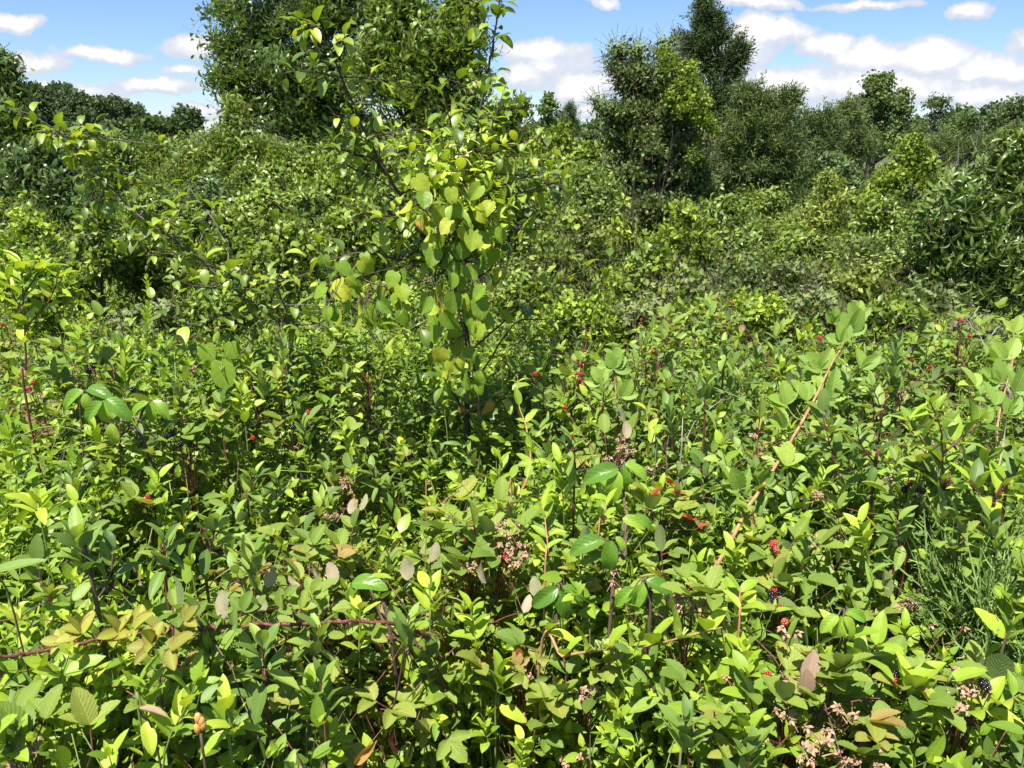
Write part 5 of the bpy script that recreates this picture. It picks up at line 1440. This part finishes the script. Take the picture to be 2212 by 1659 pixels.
raspberry('single young raspberry shoot with ribbed leaves beside the red rows of berries', [(1330, 900), (1330, 860), (1328, 800), (1325, 770)],
          [(1325, 800, 44, .2, 5), (1300, 830, 44, -.7, 3), (1340, 860, 46, .7, 3), (1310, 860, 40, -.2, 3), (1325, 775, 34, 0, 3)], 3, r=.0025)


# --- large drooping leaves
def crab(label, stem, groups, seed, lift=.08):
    rng = np.random.default_rng(650 + seed)
    w = path_line(stem, lift)
    base = ground_under(w)
    root = thing('sassafras_seedling', label, 'plant', base)
    gs, gl = Geo(), Geo()
    q = tube(gs, [base] + w, .0042, .002, 7, n=6, kink=.0008, rng=rng)
    for (X, Y, s, ax, dn) in groups:
        c = S(X, Y, lift + .02); k = s / FPX * np.linalg.norm(c - [0, 0, CAM_H])
        i = int(np.argmin(np.linalg.norm(q - c, axis=1)))
        tube(gs, [q[i], (q[i] + c) / 2 + [0, 0, .01], c], .0013, .001, 4, n=3)
        put_leaf(gl, c, [ax, -.35, -dn], k, k * .52, rng, face=(0, -.7, 1), sty=dict(p=.5, q=.75, fold=.45, curl=1.0, wav=.018), K=12, ncol=7, roll=rng.uniform(-.3, .3))
    part('stem', gs, [M['stem_brown']], root); part('foliage', gl, [M['crab'], M['stem_brown']], root)


crab('seedling with a cap of large bright glossy leaves bending down, right of the middle', [(1320, 1310), (1348, 1200), (1352, 1110), (1340, 1020)],
     [(1335, 1012, 85, -1.0, .1), (1335, 1018, 78, -.25, .9), (1345, 1005, 60, .15, .8), (1350, 1005, 66, 1.0, .3), (1300, 1165, 80, -1., .15), (1320, 1168, 76, -.1, .9), (1330, 1160, 40, .5, .5), (1345, 1120, 56, .9, .1), (1370, 1115, 50, .9, .3)], 1)
crab('low seedling with puckered drooping leaves above the trailing honeysuckle', [(1200, 1420), (1205, 1330), (1208, 1275)], [(1205, 1270, 74, -.9, .5), (1208, 1275, 76, .3, .9), (1215, 1268, 64, 1.0, .4)], 2)
crab('low seedling with dark puckered leaves right of the bright glossy-leaved one', [(1400, 1380), (1400, 1310), (1395, 1260)], [(1390, 1262, 70, -.5, .9), (1385, 1262, 66, -.1, 1.), (1395, 1255, 80, 1., .25), (1370, 1270, 60, -.9, .6)], 3)
crab('seedling with long rolled drooping leaves in front of the plant at the left edge', [(330, 1010), (250, 940), (200, 880), (175, 845)],
     [(180, 845, 60, -1., .5), (190, 840, 58, .8, .0), (185, 850, 46, .2, .9), (225, 865, 50, .0, .9), (220, 868, 56, -.6, .5), (230, 862, 64, .8, .4), (205, 830, 40, .3, .6), (320, 870, 50, -.9, .4), (325, 868, 44, .1, .8), (330, 866, 48, .8, .5), (240, 915, 46, .2, .9)], 4)
crab('small seedling with one shiny folded leaf above the dark bend of the thorny cane', [(850, 1400), (790, 1310), (757, 1285)], [(760, 1262, 80, 1.0, -.35), (762, 1268, 40, -.3, .8)], 5)
crab('seedling with drooping dark leaves between the red berries and the withered flowers at the right', [(1830, 1420), (1825, 1360), (1822, 1330)], [(1822, 1330, 56, -.3, .9), (1822, 1332, 60, .5, .8), (1830, 1320, 46, .9, .2), (1810, 1330, 50, -.9, .5)], 6)


# --- honeysuckle vines
def honeyvine(label, pts, n, Ln, seed, mats='stem_brown', lift=.05, r0=.0022, el=(.2, .9), buds=0, asp=.46, tintr=(.4, 1), end=True, tilt=0., group=None):
    rng = np.random.default_rng(800 + seed)
    w = path_line(pts, lift)
    base = ground_under(w)
    root = thing('honeysuckle_vine', label, 'vine', base, group)
    gs, gl, gb = Geo(), Geo(), Geo()
    q = tube(gs, [base] + w, r0, .001, 6, n=6)
    q2 = q[-(len(w) - 1) * 6 - 1:]
    leaves_on(gl, q2, n, Ln, asp, rng, arr='opp', el=el, pet=.003, t0=.0, sty=dict(p=.5, q=.8), tintr=tintr, ncol=5, droop=-tilt, taper=.1)
    for i in range(buds):
        gb = Geo()
        c, tg = at_t(q2, rng.uniform(.3, 1))
        for _ in range(4):
            d = unit(np.array([rng.normal(0, .4), rng.normal(0, .4), 1]))
            tube(gb, [c, c + d * .008, c + d * .016], .0008, .0016, 5, n=2)
        part('bud_cluster', gb, [M['budgreen']], root, label='pale green buds')
    part('vine_stem', gs, [M[mats]], root); part('foliage', gl, [M['honey'], M[mats]], root)


M['budgreen'] = bark_mat('green_bud', (.30, .40, .10), (.45, .55, .20), .5, 80, .1)
honeyvine('honeysuckle branch with upright bright leaf pairs and buds trailing right in the foreground', [(1165, 1435), (1215, 1418), (1270, 1408), (1335, 1400), (1400, 1395), (1470, 1378), (1560, 1355)], 8, .056, 1, 'cane', .09, .003, (.3, .9), 7, tilt=.7)
honeyvine('pink-stemmed honeysuckle shoot climbing upright in the middle', [(1098, 1125), (1118, 1075), (1140, 1030), (1146, 985), (1136, 920), (1120, 870), (1118, 800)], 8, .045, 2, 'stem_pink', .06, .0028, (.3, 1.0))
honeyvine('thin pink shoot right of the climbing pink-stemmed one', [(1176, 1280), (1184, 1200), (1178, 1130), (1172, 1090)], 5, .038, 3, 'stem_pink', .05, .0018, (.3, 1.0))
honeyvine('thin pink shoot left of the cap of glossy leaves', [(1290, 1200), (1305, 1130), (1310, 1080)], 4, .036, 4, 'stem_pink', .05, .0016)
honeyvine('honeysuckle stem bending down to a long hanging leaf at the bottom middle', [(770, 1300), (830, 1345), (870, 1390), (910, 1450), (945, 1480)], 5, .05, 5, 'stem_brown', .05, .003)
honeyvine('honeysuckle shoot in a bright upright whorl at the bottom middle', [(1070, 1560), (1075, 1525), (1080, 1480), (1082, 1450)], 5, .050, 6, 'stem_green', .06, .002, (.6, 1.3), asp=.5)
honeyvine('honeysuckle shoot in a bright star-shaped whorl at the lower right', [(1960, 1580), (1963, 1540), (1966, 1500), (1968, 1470)], 4, .052, 7, 'stem_green', .06, .002, (.5, 1.2), asp=.5)
honeyvine('honeysuckle shoot with upright leaves between the thorny cane and the whorl', [(930, 1400), (935, 1350), (930, 1300), (925, 1260)], 5, .05, 8, 'stem_green', .05, .002, (.4, 1.1))
honeyvine('honeysuckle trailing from the bottom right corner', [(2020, 1560), (2080, 1540), (2140, 1530), (2205, 1500)], 6, .045, 9, 'stem_green', .04, .002)
honeyvine('honeysuckle twining up at the right edge beside the wiry broom', [(2150, 1470), (2170, 1400), (2185, 1340), (2200, 1290)], 6, .05, 10, 'stem_brown', .06, .002, (.4, 1.1))
honeyvine('upright honeysuckle shoot below the row of drooping leaves at the right', [(1590, 1420), (1592, 1360), (1595, 1310), (1600, 1270)], 5, .048, 11, 'stem_pink', .05, .002)
honeyvine('bright honeysuckle shoot at the left edge below the plant with the dark red stem', [(100, 1180), (90, 1120), (80, 1080)], 5, .055, 12, 'stem_green', .05, .002)
honeyvine('honeysuckle shoot climbing beside the single young raspberry shoot', [(1415, 1010), (1405, 960), (1398, 900), (1395, 880)], 5, .04, 13, 'stem_green', .06, .0016)
honeyvine('bright honeysuckle shoot standing at the bottom left beneath the thorny cane', [(310, 1600), (315, 1560), (318, 1520), (320, 1480)], 5, .042, 14, 'stem_green', .05, .002, (.5, 1.2))
honeyvine('honeysuckle shoot right of the bottom-left brown bud', [(500, 1640), (505, 1600), (500, 1560)], 4, .043, 15, 'stem_green', .05, .002, (.5, 1.2))
honeyvine('honeysuckle shoot hanging over the pink upturned leaves', [(1800, 1470), (1830, 1440), (1870, 1420), (1900, 1390)], 6, .05, 16, 'stem_brown', .06, .002)


# --- the thorny cane lying across the lower left
def thorny():
    rng = np.random.default_rng(61)
    pts = [(-40, 1412), (40, 1416), (120, 1400), (200, 1385), (300, 1366), (420, 1360), (520, 1352), (640, 1350), (760, 1342), (850, 1348), (920, 1372), (960, 1392)]
    a0, a1 = S(*pts[0], .085)[1], S(*pts[-2], .085)[1]
    w = [P(X, Y, a0 + (a1 - a0) * i / (len(pts) - 2)) for i, (X, Y) in enumerate(pts[:-1])] + [S(960, 1392, -.06)]
    base = np.array([w[-1][0] + .25, w[-1][1] + .25, 0.])
    root = thing('thorny_cane', 'long dark red thorny cane lying across the lower left foreground', 'cane', base)
    gs, gl, gg = Geo(), Geo(), Geo()
    q = tube(gs, w + [(w[-1] + base) / 2 + [0, 0, .2], base], .0021, .0034, 8, n=5, kink=.0012, rng=rng)
    thorns(gs, q[:55], 150, rng, .0035, .006)
    for (X, Y, s, ax, n) in [(185, 1380, 50, -.2, 3), (200, 1372, 44, -.9, 3), (262, 1374, 46, -.1, 3), (285, 1366, 52, .9, 3), (240, 1378, 44, .4, 3), (355, 1405, 56, 1.0, 3), (345, 1400, 50, -.9, 3), (330, 1395, 46, .1, 3), (395, 1350, 38, .5, 3), (150, 1388, 34, -.5, 3)]:
        c = S(X, Y, .095); k = s / FPX * np.linalg.norm(c - [0, 0, CAM_H])
        compound(gl, c, [ax, -.2, rng.uniform(.1, 1.0)], k, rng, n=n, pet=.008, face=(0, -.6, 1))
    for (X, Y, s, ax) in [(430, 1340, 44, -.4), (520, 1330, 44, .3), (560, 1330, 46, -.5), (600, 1320, 44, .6), (650, 1325, 40, .2), (500, 1360, 34, .6), (700, 1325, 40, -.4), (800, 1380, 44, .4), (750, 1380, 40, -.4), (850, 1360, 38, .4), (620, 1300, 38, -.2), (670, 1290, 40, .5)]:
        c = S(X, Y, .09); k = s / FPX * np.linalg.norm(c - [0, 0, CAM_H])
        compound(gg, c, [ax, rng.uniform(-.3, .3), 1.0], k, rng, pet=.008, face=(0, -.6, 1))
    part('cane', gs, [M['stem_red']], root)
    part('yellow_leaves', gl, [M['rimleaf'], M['stem_red']], root, label='yellowish leaves rimmed with red')
    part('foliage', gg, [M['bram'], M['stem_red']], root)


thorny()


def single(name, label, cat, X, Y, px, d, face, mat, asp=.4, sty=None, lift=.06, n=1, stemmat='stem_brown', K=12):
    rng = np.random.default_rng(hash_(label))
    c = S(X, Y, lift); k = px / FPX * np.linalg.norm(c - [0, 0, CAM_H])
    base = np.array([c[0], c[1] + .03, 0.])
    r = thing(name, label, cat, base)
    gs, gl = Geo(), Geo()
    tube(gs, [base, c + [0, .03, -.15], c], .0018, .001, 5, n=6)
    for i in range(n):
        dd = np.array(d, float) + rng.normal(0, .5 if i else 0, 3)
        put_leaf(gl, c - [0, 0, .02 * i], dd, k, k * asp, rng, face=face, tint=.5, sty=sty, K=K, ncol=5)
    part('stem', gs, [M[stemmat]], r); part('leaf', gl, [M[mat], M[stemmat]], r)


single('yellow_leaved_sprig', 'bright yellow leaf held flat at the right edge', 'plant', 2092, 1143, 56, [1, -.1, -.15], (0, -.8, 1), 'yellowleaf', .42, dict(curl=.5, fold=.3))
single('curled_dead_leaf', 'curled orange-brown dead leaf at the bottom left of the middle', 'dead leaf', 768, 1652, 84, [.9, .2, 1.0], (0, -.8, .5), 'tanleaf', .34, dict(curl=-.7, fold=.9, wav=.03))
single('yellow_leaved_sprig', 'small yellow leaf on a twig above the right-hand bramble', 'plant', 1885, 1135, 36, [-.3, -.2, .5], (0, -.8, 1), 'yellowleaf', .5)
single('pink_leaved_sprig', 'pair of dusty pink leaves at the lower right', 'plant', 1742, 1470, 62, [.25, .2, 1], (0, -1, .2), 'pinkleaf', .6, dict(curl=.1, fold=.15, teeth=.03), n=2)
single('yellow_leaved_sprig', 'yellow dying leaf caught at the left edge above the thorny cane', 'plant', 378, 1138, 24, [.3, -.2, .1], (0, -.8, 1), 'yellowleaf', .5)
single('orange_leaved_sprig', 'small orange leaf left of the trailing honeysuckle', 'plant', 1118, 1400, 28, [.2, -.1, -.6], (0, -1, .4), 'redleaf', .6)
single('pale_underside_sprig', 'pale half-folded leaf lying on the leaves at the bottom left', 'plant', 300, 1530, 56, [1, -.1, .0], (0, .3, 1), 'pinkleaf', .4, dict(curl=.5))
single('long_leaf_plant', 'long pale green leaf reaching in from the left edge', 'plant', -20, 1235, 100, [1, .1, .25], (0, -.5, 1), 'dog', .22, dict(curl=.2, fold=.3), lift=.12)


def bud_stalk():
    q = S(434, 1580, .07); base = np.array([q[0], q[1] + .02, 0.])
    r = thing('budded_stalk', 'thin stalk topped by an orange-brown bud at the bottom left', 'plant', base)
    g, g2 = Geo(), Geo()
    tube(g, [base, q + [0, 0, -.1], q], .0018, .0014, 6, n=5)
    for k in range(4):
        g2.add(BV * [.0045, .004, .0075] + q + [(-.003, .003, .002, -.001)[k], 0, .004 + k * .0045], BF)
    part('stem', g, [M['stem_brown']], r); part('bud', g2, [M['bud']], r)


M['bud'] = bark_mat('orange_bud', (.40, .18, .04), (.60, .32, .10), .6, 200, .2)
bud_stalk()


def broom():
    rng = np.random.default_rng(66)
    c = S(2140, 1330, .02); base = np.array([c[0], c[1], 0.])
    r = thing('broom_plant', 'wiry fine-twigged green broom at the right edge', 'plant', base)
    g, gs = Geo(), Geo()
    pos = []; dirs = []
    for i in range(60):
        e = S(2140 + rng.normal(0, 42), 1320 + rng.normal(0, 60), rng.uniform(-.08, .04))
        pos.append(e - [0, 0, .12]); dirs.append([rng.normal(-.15, .35), rng.normal(0, .35), 1])
        if i < 30: tube(gs, [base, (base + e) / 2 + [0, 0, .1], e - [0, 0, .1]], .002, .001, 4, n=3)
    scatter(g, kits('broom', 3, 2), np.array(pos), np.array(dirs), 1.0, rng)
    part('stem', gs, [M['stem_green']], r); part('twigs', g, [M['broom'], M['stem_green']], r)


broom()


def dry_twig(label, paths, seed, mat='drywood', r0=.002, lift=.05):
    rng = np.random.default_rng(seed)
    w0 = path_px(paths[0], lift=lift); base = np.array([w0[-1][0], w0[-1][1], 0.])
    r = thing('dead_twig', label, 'twig', base)
    g = Geo()
    for i, p in enumerate(paths):
        w = path_px(p, lift=lift)
        tube(g, w + ([base] if i == 0 else []), .0008, r0, 5, n=4, kink=.002, rng=rng)
    part('twig', g, [M[mat]], r)


dry_twig('forked pale dead twig in the brown patch near the right edge', [[(2088, 678), (2095, 700), (2120, 730), (2140, 770), (2160, 840), (2165, 960)], [(2130, 730), (2160, 705)], [(2095, 690), (2115, 662)]], 1)
dry_twig('thin grey dead twig crossing the leaves left of the tan cane', [[(1580, 858), (1545, 875), (1510, 905), (1480, 950), (1470, 970)]], 2, r0=.0015)
dry_twig('orange-brown bare twig sloping to the foot of the central sapling', [[(1010, 1040), (985, 1060), (950, 1090), (920, 1110)]], 3, 'cane', .0015)
dry_twig('pale curved twig low at the bottom right', [[(1580, 1560), (1540, 1590), (1500, 1598), (1470, 1595)]], 4)

# --- shoots and seedlings standing out of the tangle, in groups that look alike
def shoot_variant(kind, seed):
    rng = np.random.default_rng(900 + seed)
    gs, gl = Geo(), Geo()
    if kind == 'honey':
        q = tube(gs, [(0, 0, 0), (rng.normal(0, .02), rng.normal(0, .02), .8), (rng.normal(0, .05), rng.normal(0, .05), 1.0)], .0022, .001, 5, n=6)
        leaves_on(gl, q, 6, .052, .48, rng, arr='opp', el=(.3, 1.1), t0=.70, pet=.003, ncol=3, K=6, tintr=(.3, 1))
        ms = ('honey', 'stem_green')
    elif kind == 'dog':
        q = tube(gs, [(0, 0, 0), (rng.normal(0, .02), rng.normal(0, .02), .8), (rng.normal(0, .04), rng.normal(0, .04), 1.0)], .0025, .001, 5, n=6)
        leaves_on(gl, q, 6, .056, .42, rng, arr='opp', el=(.5, 1.2), t0=.72, pet=.005, ncol=3, K=6)
        ms = ('dog', 'stem_red')
    elif kind == 'pear':
        q = tube(gs, [(0, 0, 0), (rng.normal(0, .02), rng.normal(0, .02), .7), (rng.normal(0, .06), rng.normal(0, .06), 1.0)], .0035, .001, 5, n=6)
        leaves_on(gl, q, 13, .05, .56, rng, arr='alt', el=(-.1, .7), t0=.6, pet=.012, ncol=3, K=6, droop=.2, sty=dict(curl=.9))
        ms = ('pear', 'stem_brown')
    else:
        q = tube(gs, [(0, 0, 0), (rng.normal(0, .03), rng.normal(0, .03), .75), (rng.normal(0, .07), rng.normal(0, .07), 1.0)], .003, .0012, 5, n=6)
        thorns(gs, q, 24, rng, .0025, .005)
        for i in range(8):
            c, tg = at_t(q, .7 + .3 * (i + .5) / 8)
            compound(gl, c, [rng.normal(0, .8), rng.normal(0, .8), rng.uniform(.2, 1)], .042, rng, pet=.02)
        ms = ('bram', 'stem_red')
    return gs.mesh('stem', [M[ms[1]]]), gl.mesh('foliage', [M[ms[0]], M[ms[1]]])


VAR = {k: [shoot_variant(k, i * 7 + len(k)) for i in range(4)] for k in ('honey', 'dog', 'pear', 'bram')}
KN = {'honey': ('honeysuckle_shoot', 'vine shoot', 'honeysuckle shoot with yellow-green leaf pairs'), 'dog': ('dogwood_shoot', 'plant', 'red-stemmed shoot with grey-green leaves'),
      'pear': ('pear_seedling', 'seedling', 'thin seedling with glossy arched leaves'), 'bram': ('bramble_shoot', 'bramble', 'thorny bramble shoot with brownish leaves')}
MARK = [(395, 950, 'the three black berries'), (322, 1080, 'the berries low at the left'), (628, 800, 'the bare sapling trunk'), (200, 850, 'the drooping leaves at the left'), (60, 800, 'the dark red stem at the left edge'), (480, 805, 'the round toothed leaf'),
        (1250, 800, 'the rows of orange-red berries'), (1000, 920, 'the foot of the central sapling'), (980, 760, 'the hanging grape leaves'), (1135, 930, 'the top of the pink vine'), (1110, 1100, 'the foot of the pink vine'), (1330, 960, 'the withered flowers by the raspberry cane'),
        (1460, 1090, 'the red autumn leaves'), (1330, 1050, 'the cap of glossy leaves'), (1300, 1190, 'the lower glossy leaves'), (1395, 1290, 'the dark puckered leaves'), (1210, 1300, 'the puckered leaves'), (1095, 1180, 'the pink withered flowers'), (1010, 1185, 'the tight bunch of red berries'),
        (745, 1045, 'the withered flowers on their upright stem'), (480, 1355, 'the middle of the thorny cane'), (120, 1400, 'the left end of the thorny cane'), (860, 1370, 'the right end of the thorny cane'), (430, 1570, 'the orange-brown bud'), (800, 1630, 'the curled orange leaf'), (834, 1555, 'the red berry at the bottom'),
        (1080, 1480, 'the bright whorl at the bottom middle'), (1124, 1453, 'the flower cluster by the bright whorl'), (1360, 1400, 'the honeysuckle branch with buds'), (1260, 1500, 'the star-shaped withered flowers'), (1690, 1300, 'the chain of red berries'), (1560, 1200, 'the foot of the tan cane'), (1690, 990, 'the middle of the tan cane'),
        (1810, 760, 'the head of the tan cane'), (1908, 1350, 'the single red berry'), (1975, 1058, 'the shiny black berries'), (2034, 960, 'the pinkish red stem'), (2120, 1150, 'the bright yellow leaf'), (2131, 1484, 'the largest black berry'), (1966, 1500, 'the star-shaped whorl'), (1745, 1440, 'the pair of pink leaves'),
        (1765, 1610, 'the withered flowers at the bottom right'), (2130, 1320, 'the wiry broom'), (1400, 620, 'the brown-leaved bramble'), (1350, 480, 'the upright light green shrub'), (1480, 500, 'the slender upright shrub'), (2120, 640, 'the dark glossy cherry'), (2110, 720, 'the forked dead twig'), (1880, 720, 'the brown patch'),
        (1640, 560, 'the low spreading shrub'), (1860, 580, 'the yellowish olive shrub'), (400, 560, 'the arching branch'), (560, 620, 'the fork of the left sapling'), (60, 600, 'the top of the red-stemmed plant'), (780, 640, 'the left arm of the grape vine'), (1200, 620, 'the right twigs of the sapling'), (240, 1010, 'the dark hollow'), (1600, 760, 'the seedlings by the cane head'), (300, 1530, 'the pale half-folded leaf')]
ZONES = [(0, 900, 1390, 1650, {'honey': 6, 'dog': 4, 'bram': 2}), (950, 2212, 1400, 1650, {'honey': 7, 'dog': 2, 'bram': 4}), (0, 700, 1060, 1320, {'honey': 5, 'dog': 7, 'bram': 4}), (700, 1300, 980, 1330, {'honey': 6, 'dog': 4, 'bram': 4}),
         (1400, 2200, 1080, 1380, {'honey': 7, 'dog': 6, 'bram': 5}), (450, 1250, 780, 980, {'honey': 6, 'dog': 5, 'pear': 5, 'bram': 4}), (0, 440, 680, 1000, {'honey': 7, 'pear': 4, 'bram': 5}), (1300, 2200, 740, 1000, {'honey': 6, 'dog': 9, 'pear': 3, 'bram': 7}),
         (1080, 2000, 560, 720, {'pear': 12, 'dog': 6, 'bram': 8}), (0, 900, 500, 680, {'pear': 10, 'honey': 8, 'bram': 4})]
rz = np.random.default_rng(321)
SH = {'honey': ['yellow-green honeysuckle shoot', 'honeysuckle'], 'dog': ['grey-green red-stemmed shoot'], 'pear': ['glossy arched-leaved seedling'], 'bram': ['brownish thorny bramble shoot']}
used = set()
for (x0, x1, y0, y1, cnt) in ZONES:
    for k, n in cnt.items():
        nm, cat, ds = KN[k]
        for i in range(n):
            for _try in range(25):
                X, Y = rz.uniform(x0, x1), rz.uniform(y0, y1)
                hp = .05 / np.linalg.norm(S(X, Y, 0) - [0, 0, CAM_H]) * FPX
                mx, my, mn = min(MARK, key=lambda m: (m[0] - X) ** 2 + ((m[1] - Y) * 1.3) ** 2)
                dx, dy = X - mx, Y - my
                side = ('left of' if dx < 0 else 'right of') if abs(dx) > abs(dy) else ('behind' if dy < 0 else 'in front of')
                rr = math.hypot(dx, dy)
                how = 'just' if rr < 60 else ('slightly' if rr < 120 else 'well')
                lb = '%s %s %s %s' % (SH[k][0], how, side, mn)
                if lb not in used:
                    break
            if lb in used:
                continue
            used.add(lb)
            q = S(X, Y, 0)
            h = q[2] + rz.uniform(.01, .09) * (1 + .12 * q[1])
            r = thing(nm, lb, cat, (q[0], q[1], 0), {'honey': 'honeysuckle shoots standing out of the tangle', 'dog': 'dogwood shoots standing out of the tangle', 'pear': 'pear seedlings standing out of the tangle', 'bram': 'bramble shoots standing out of the tangle'}[k])
            r.rotation_euler = (rz.normal(0, .05), rz.normal(0, .05), rz.uniform(0, 6.28))
            s, l = VAR[k][rz.integers(0, 4)]
            wid = rz.uniform(.72, .92)
            for pn, me in (('stem', s), ('foliage', l)):
                o = bpy.data.objects.new(pn, me); COL.objects.link(o); o.parent = r; o.scale = (wid, wid, h)
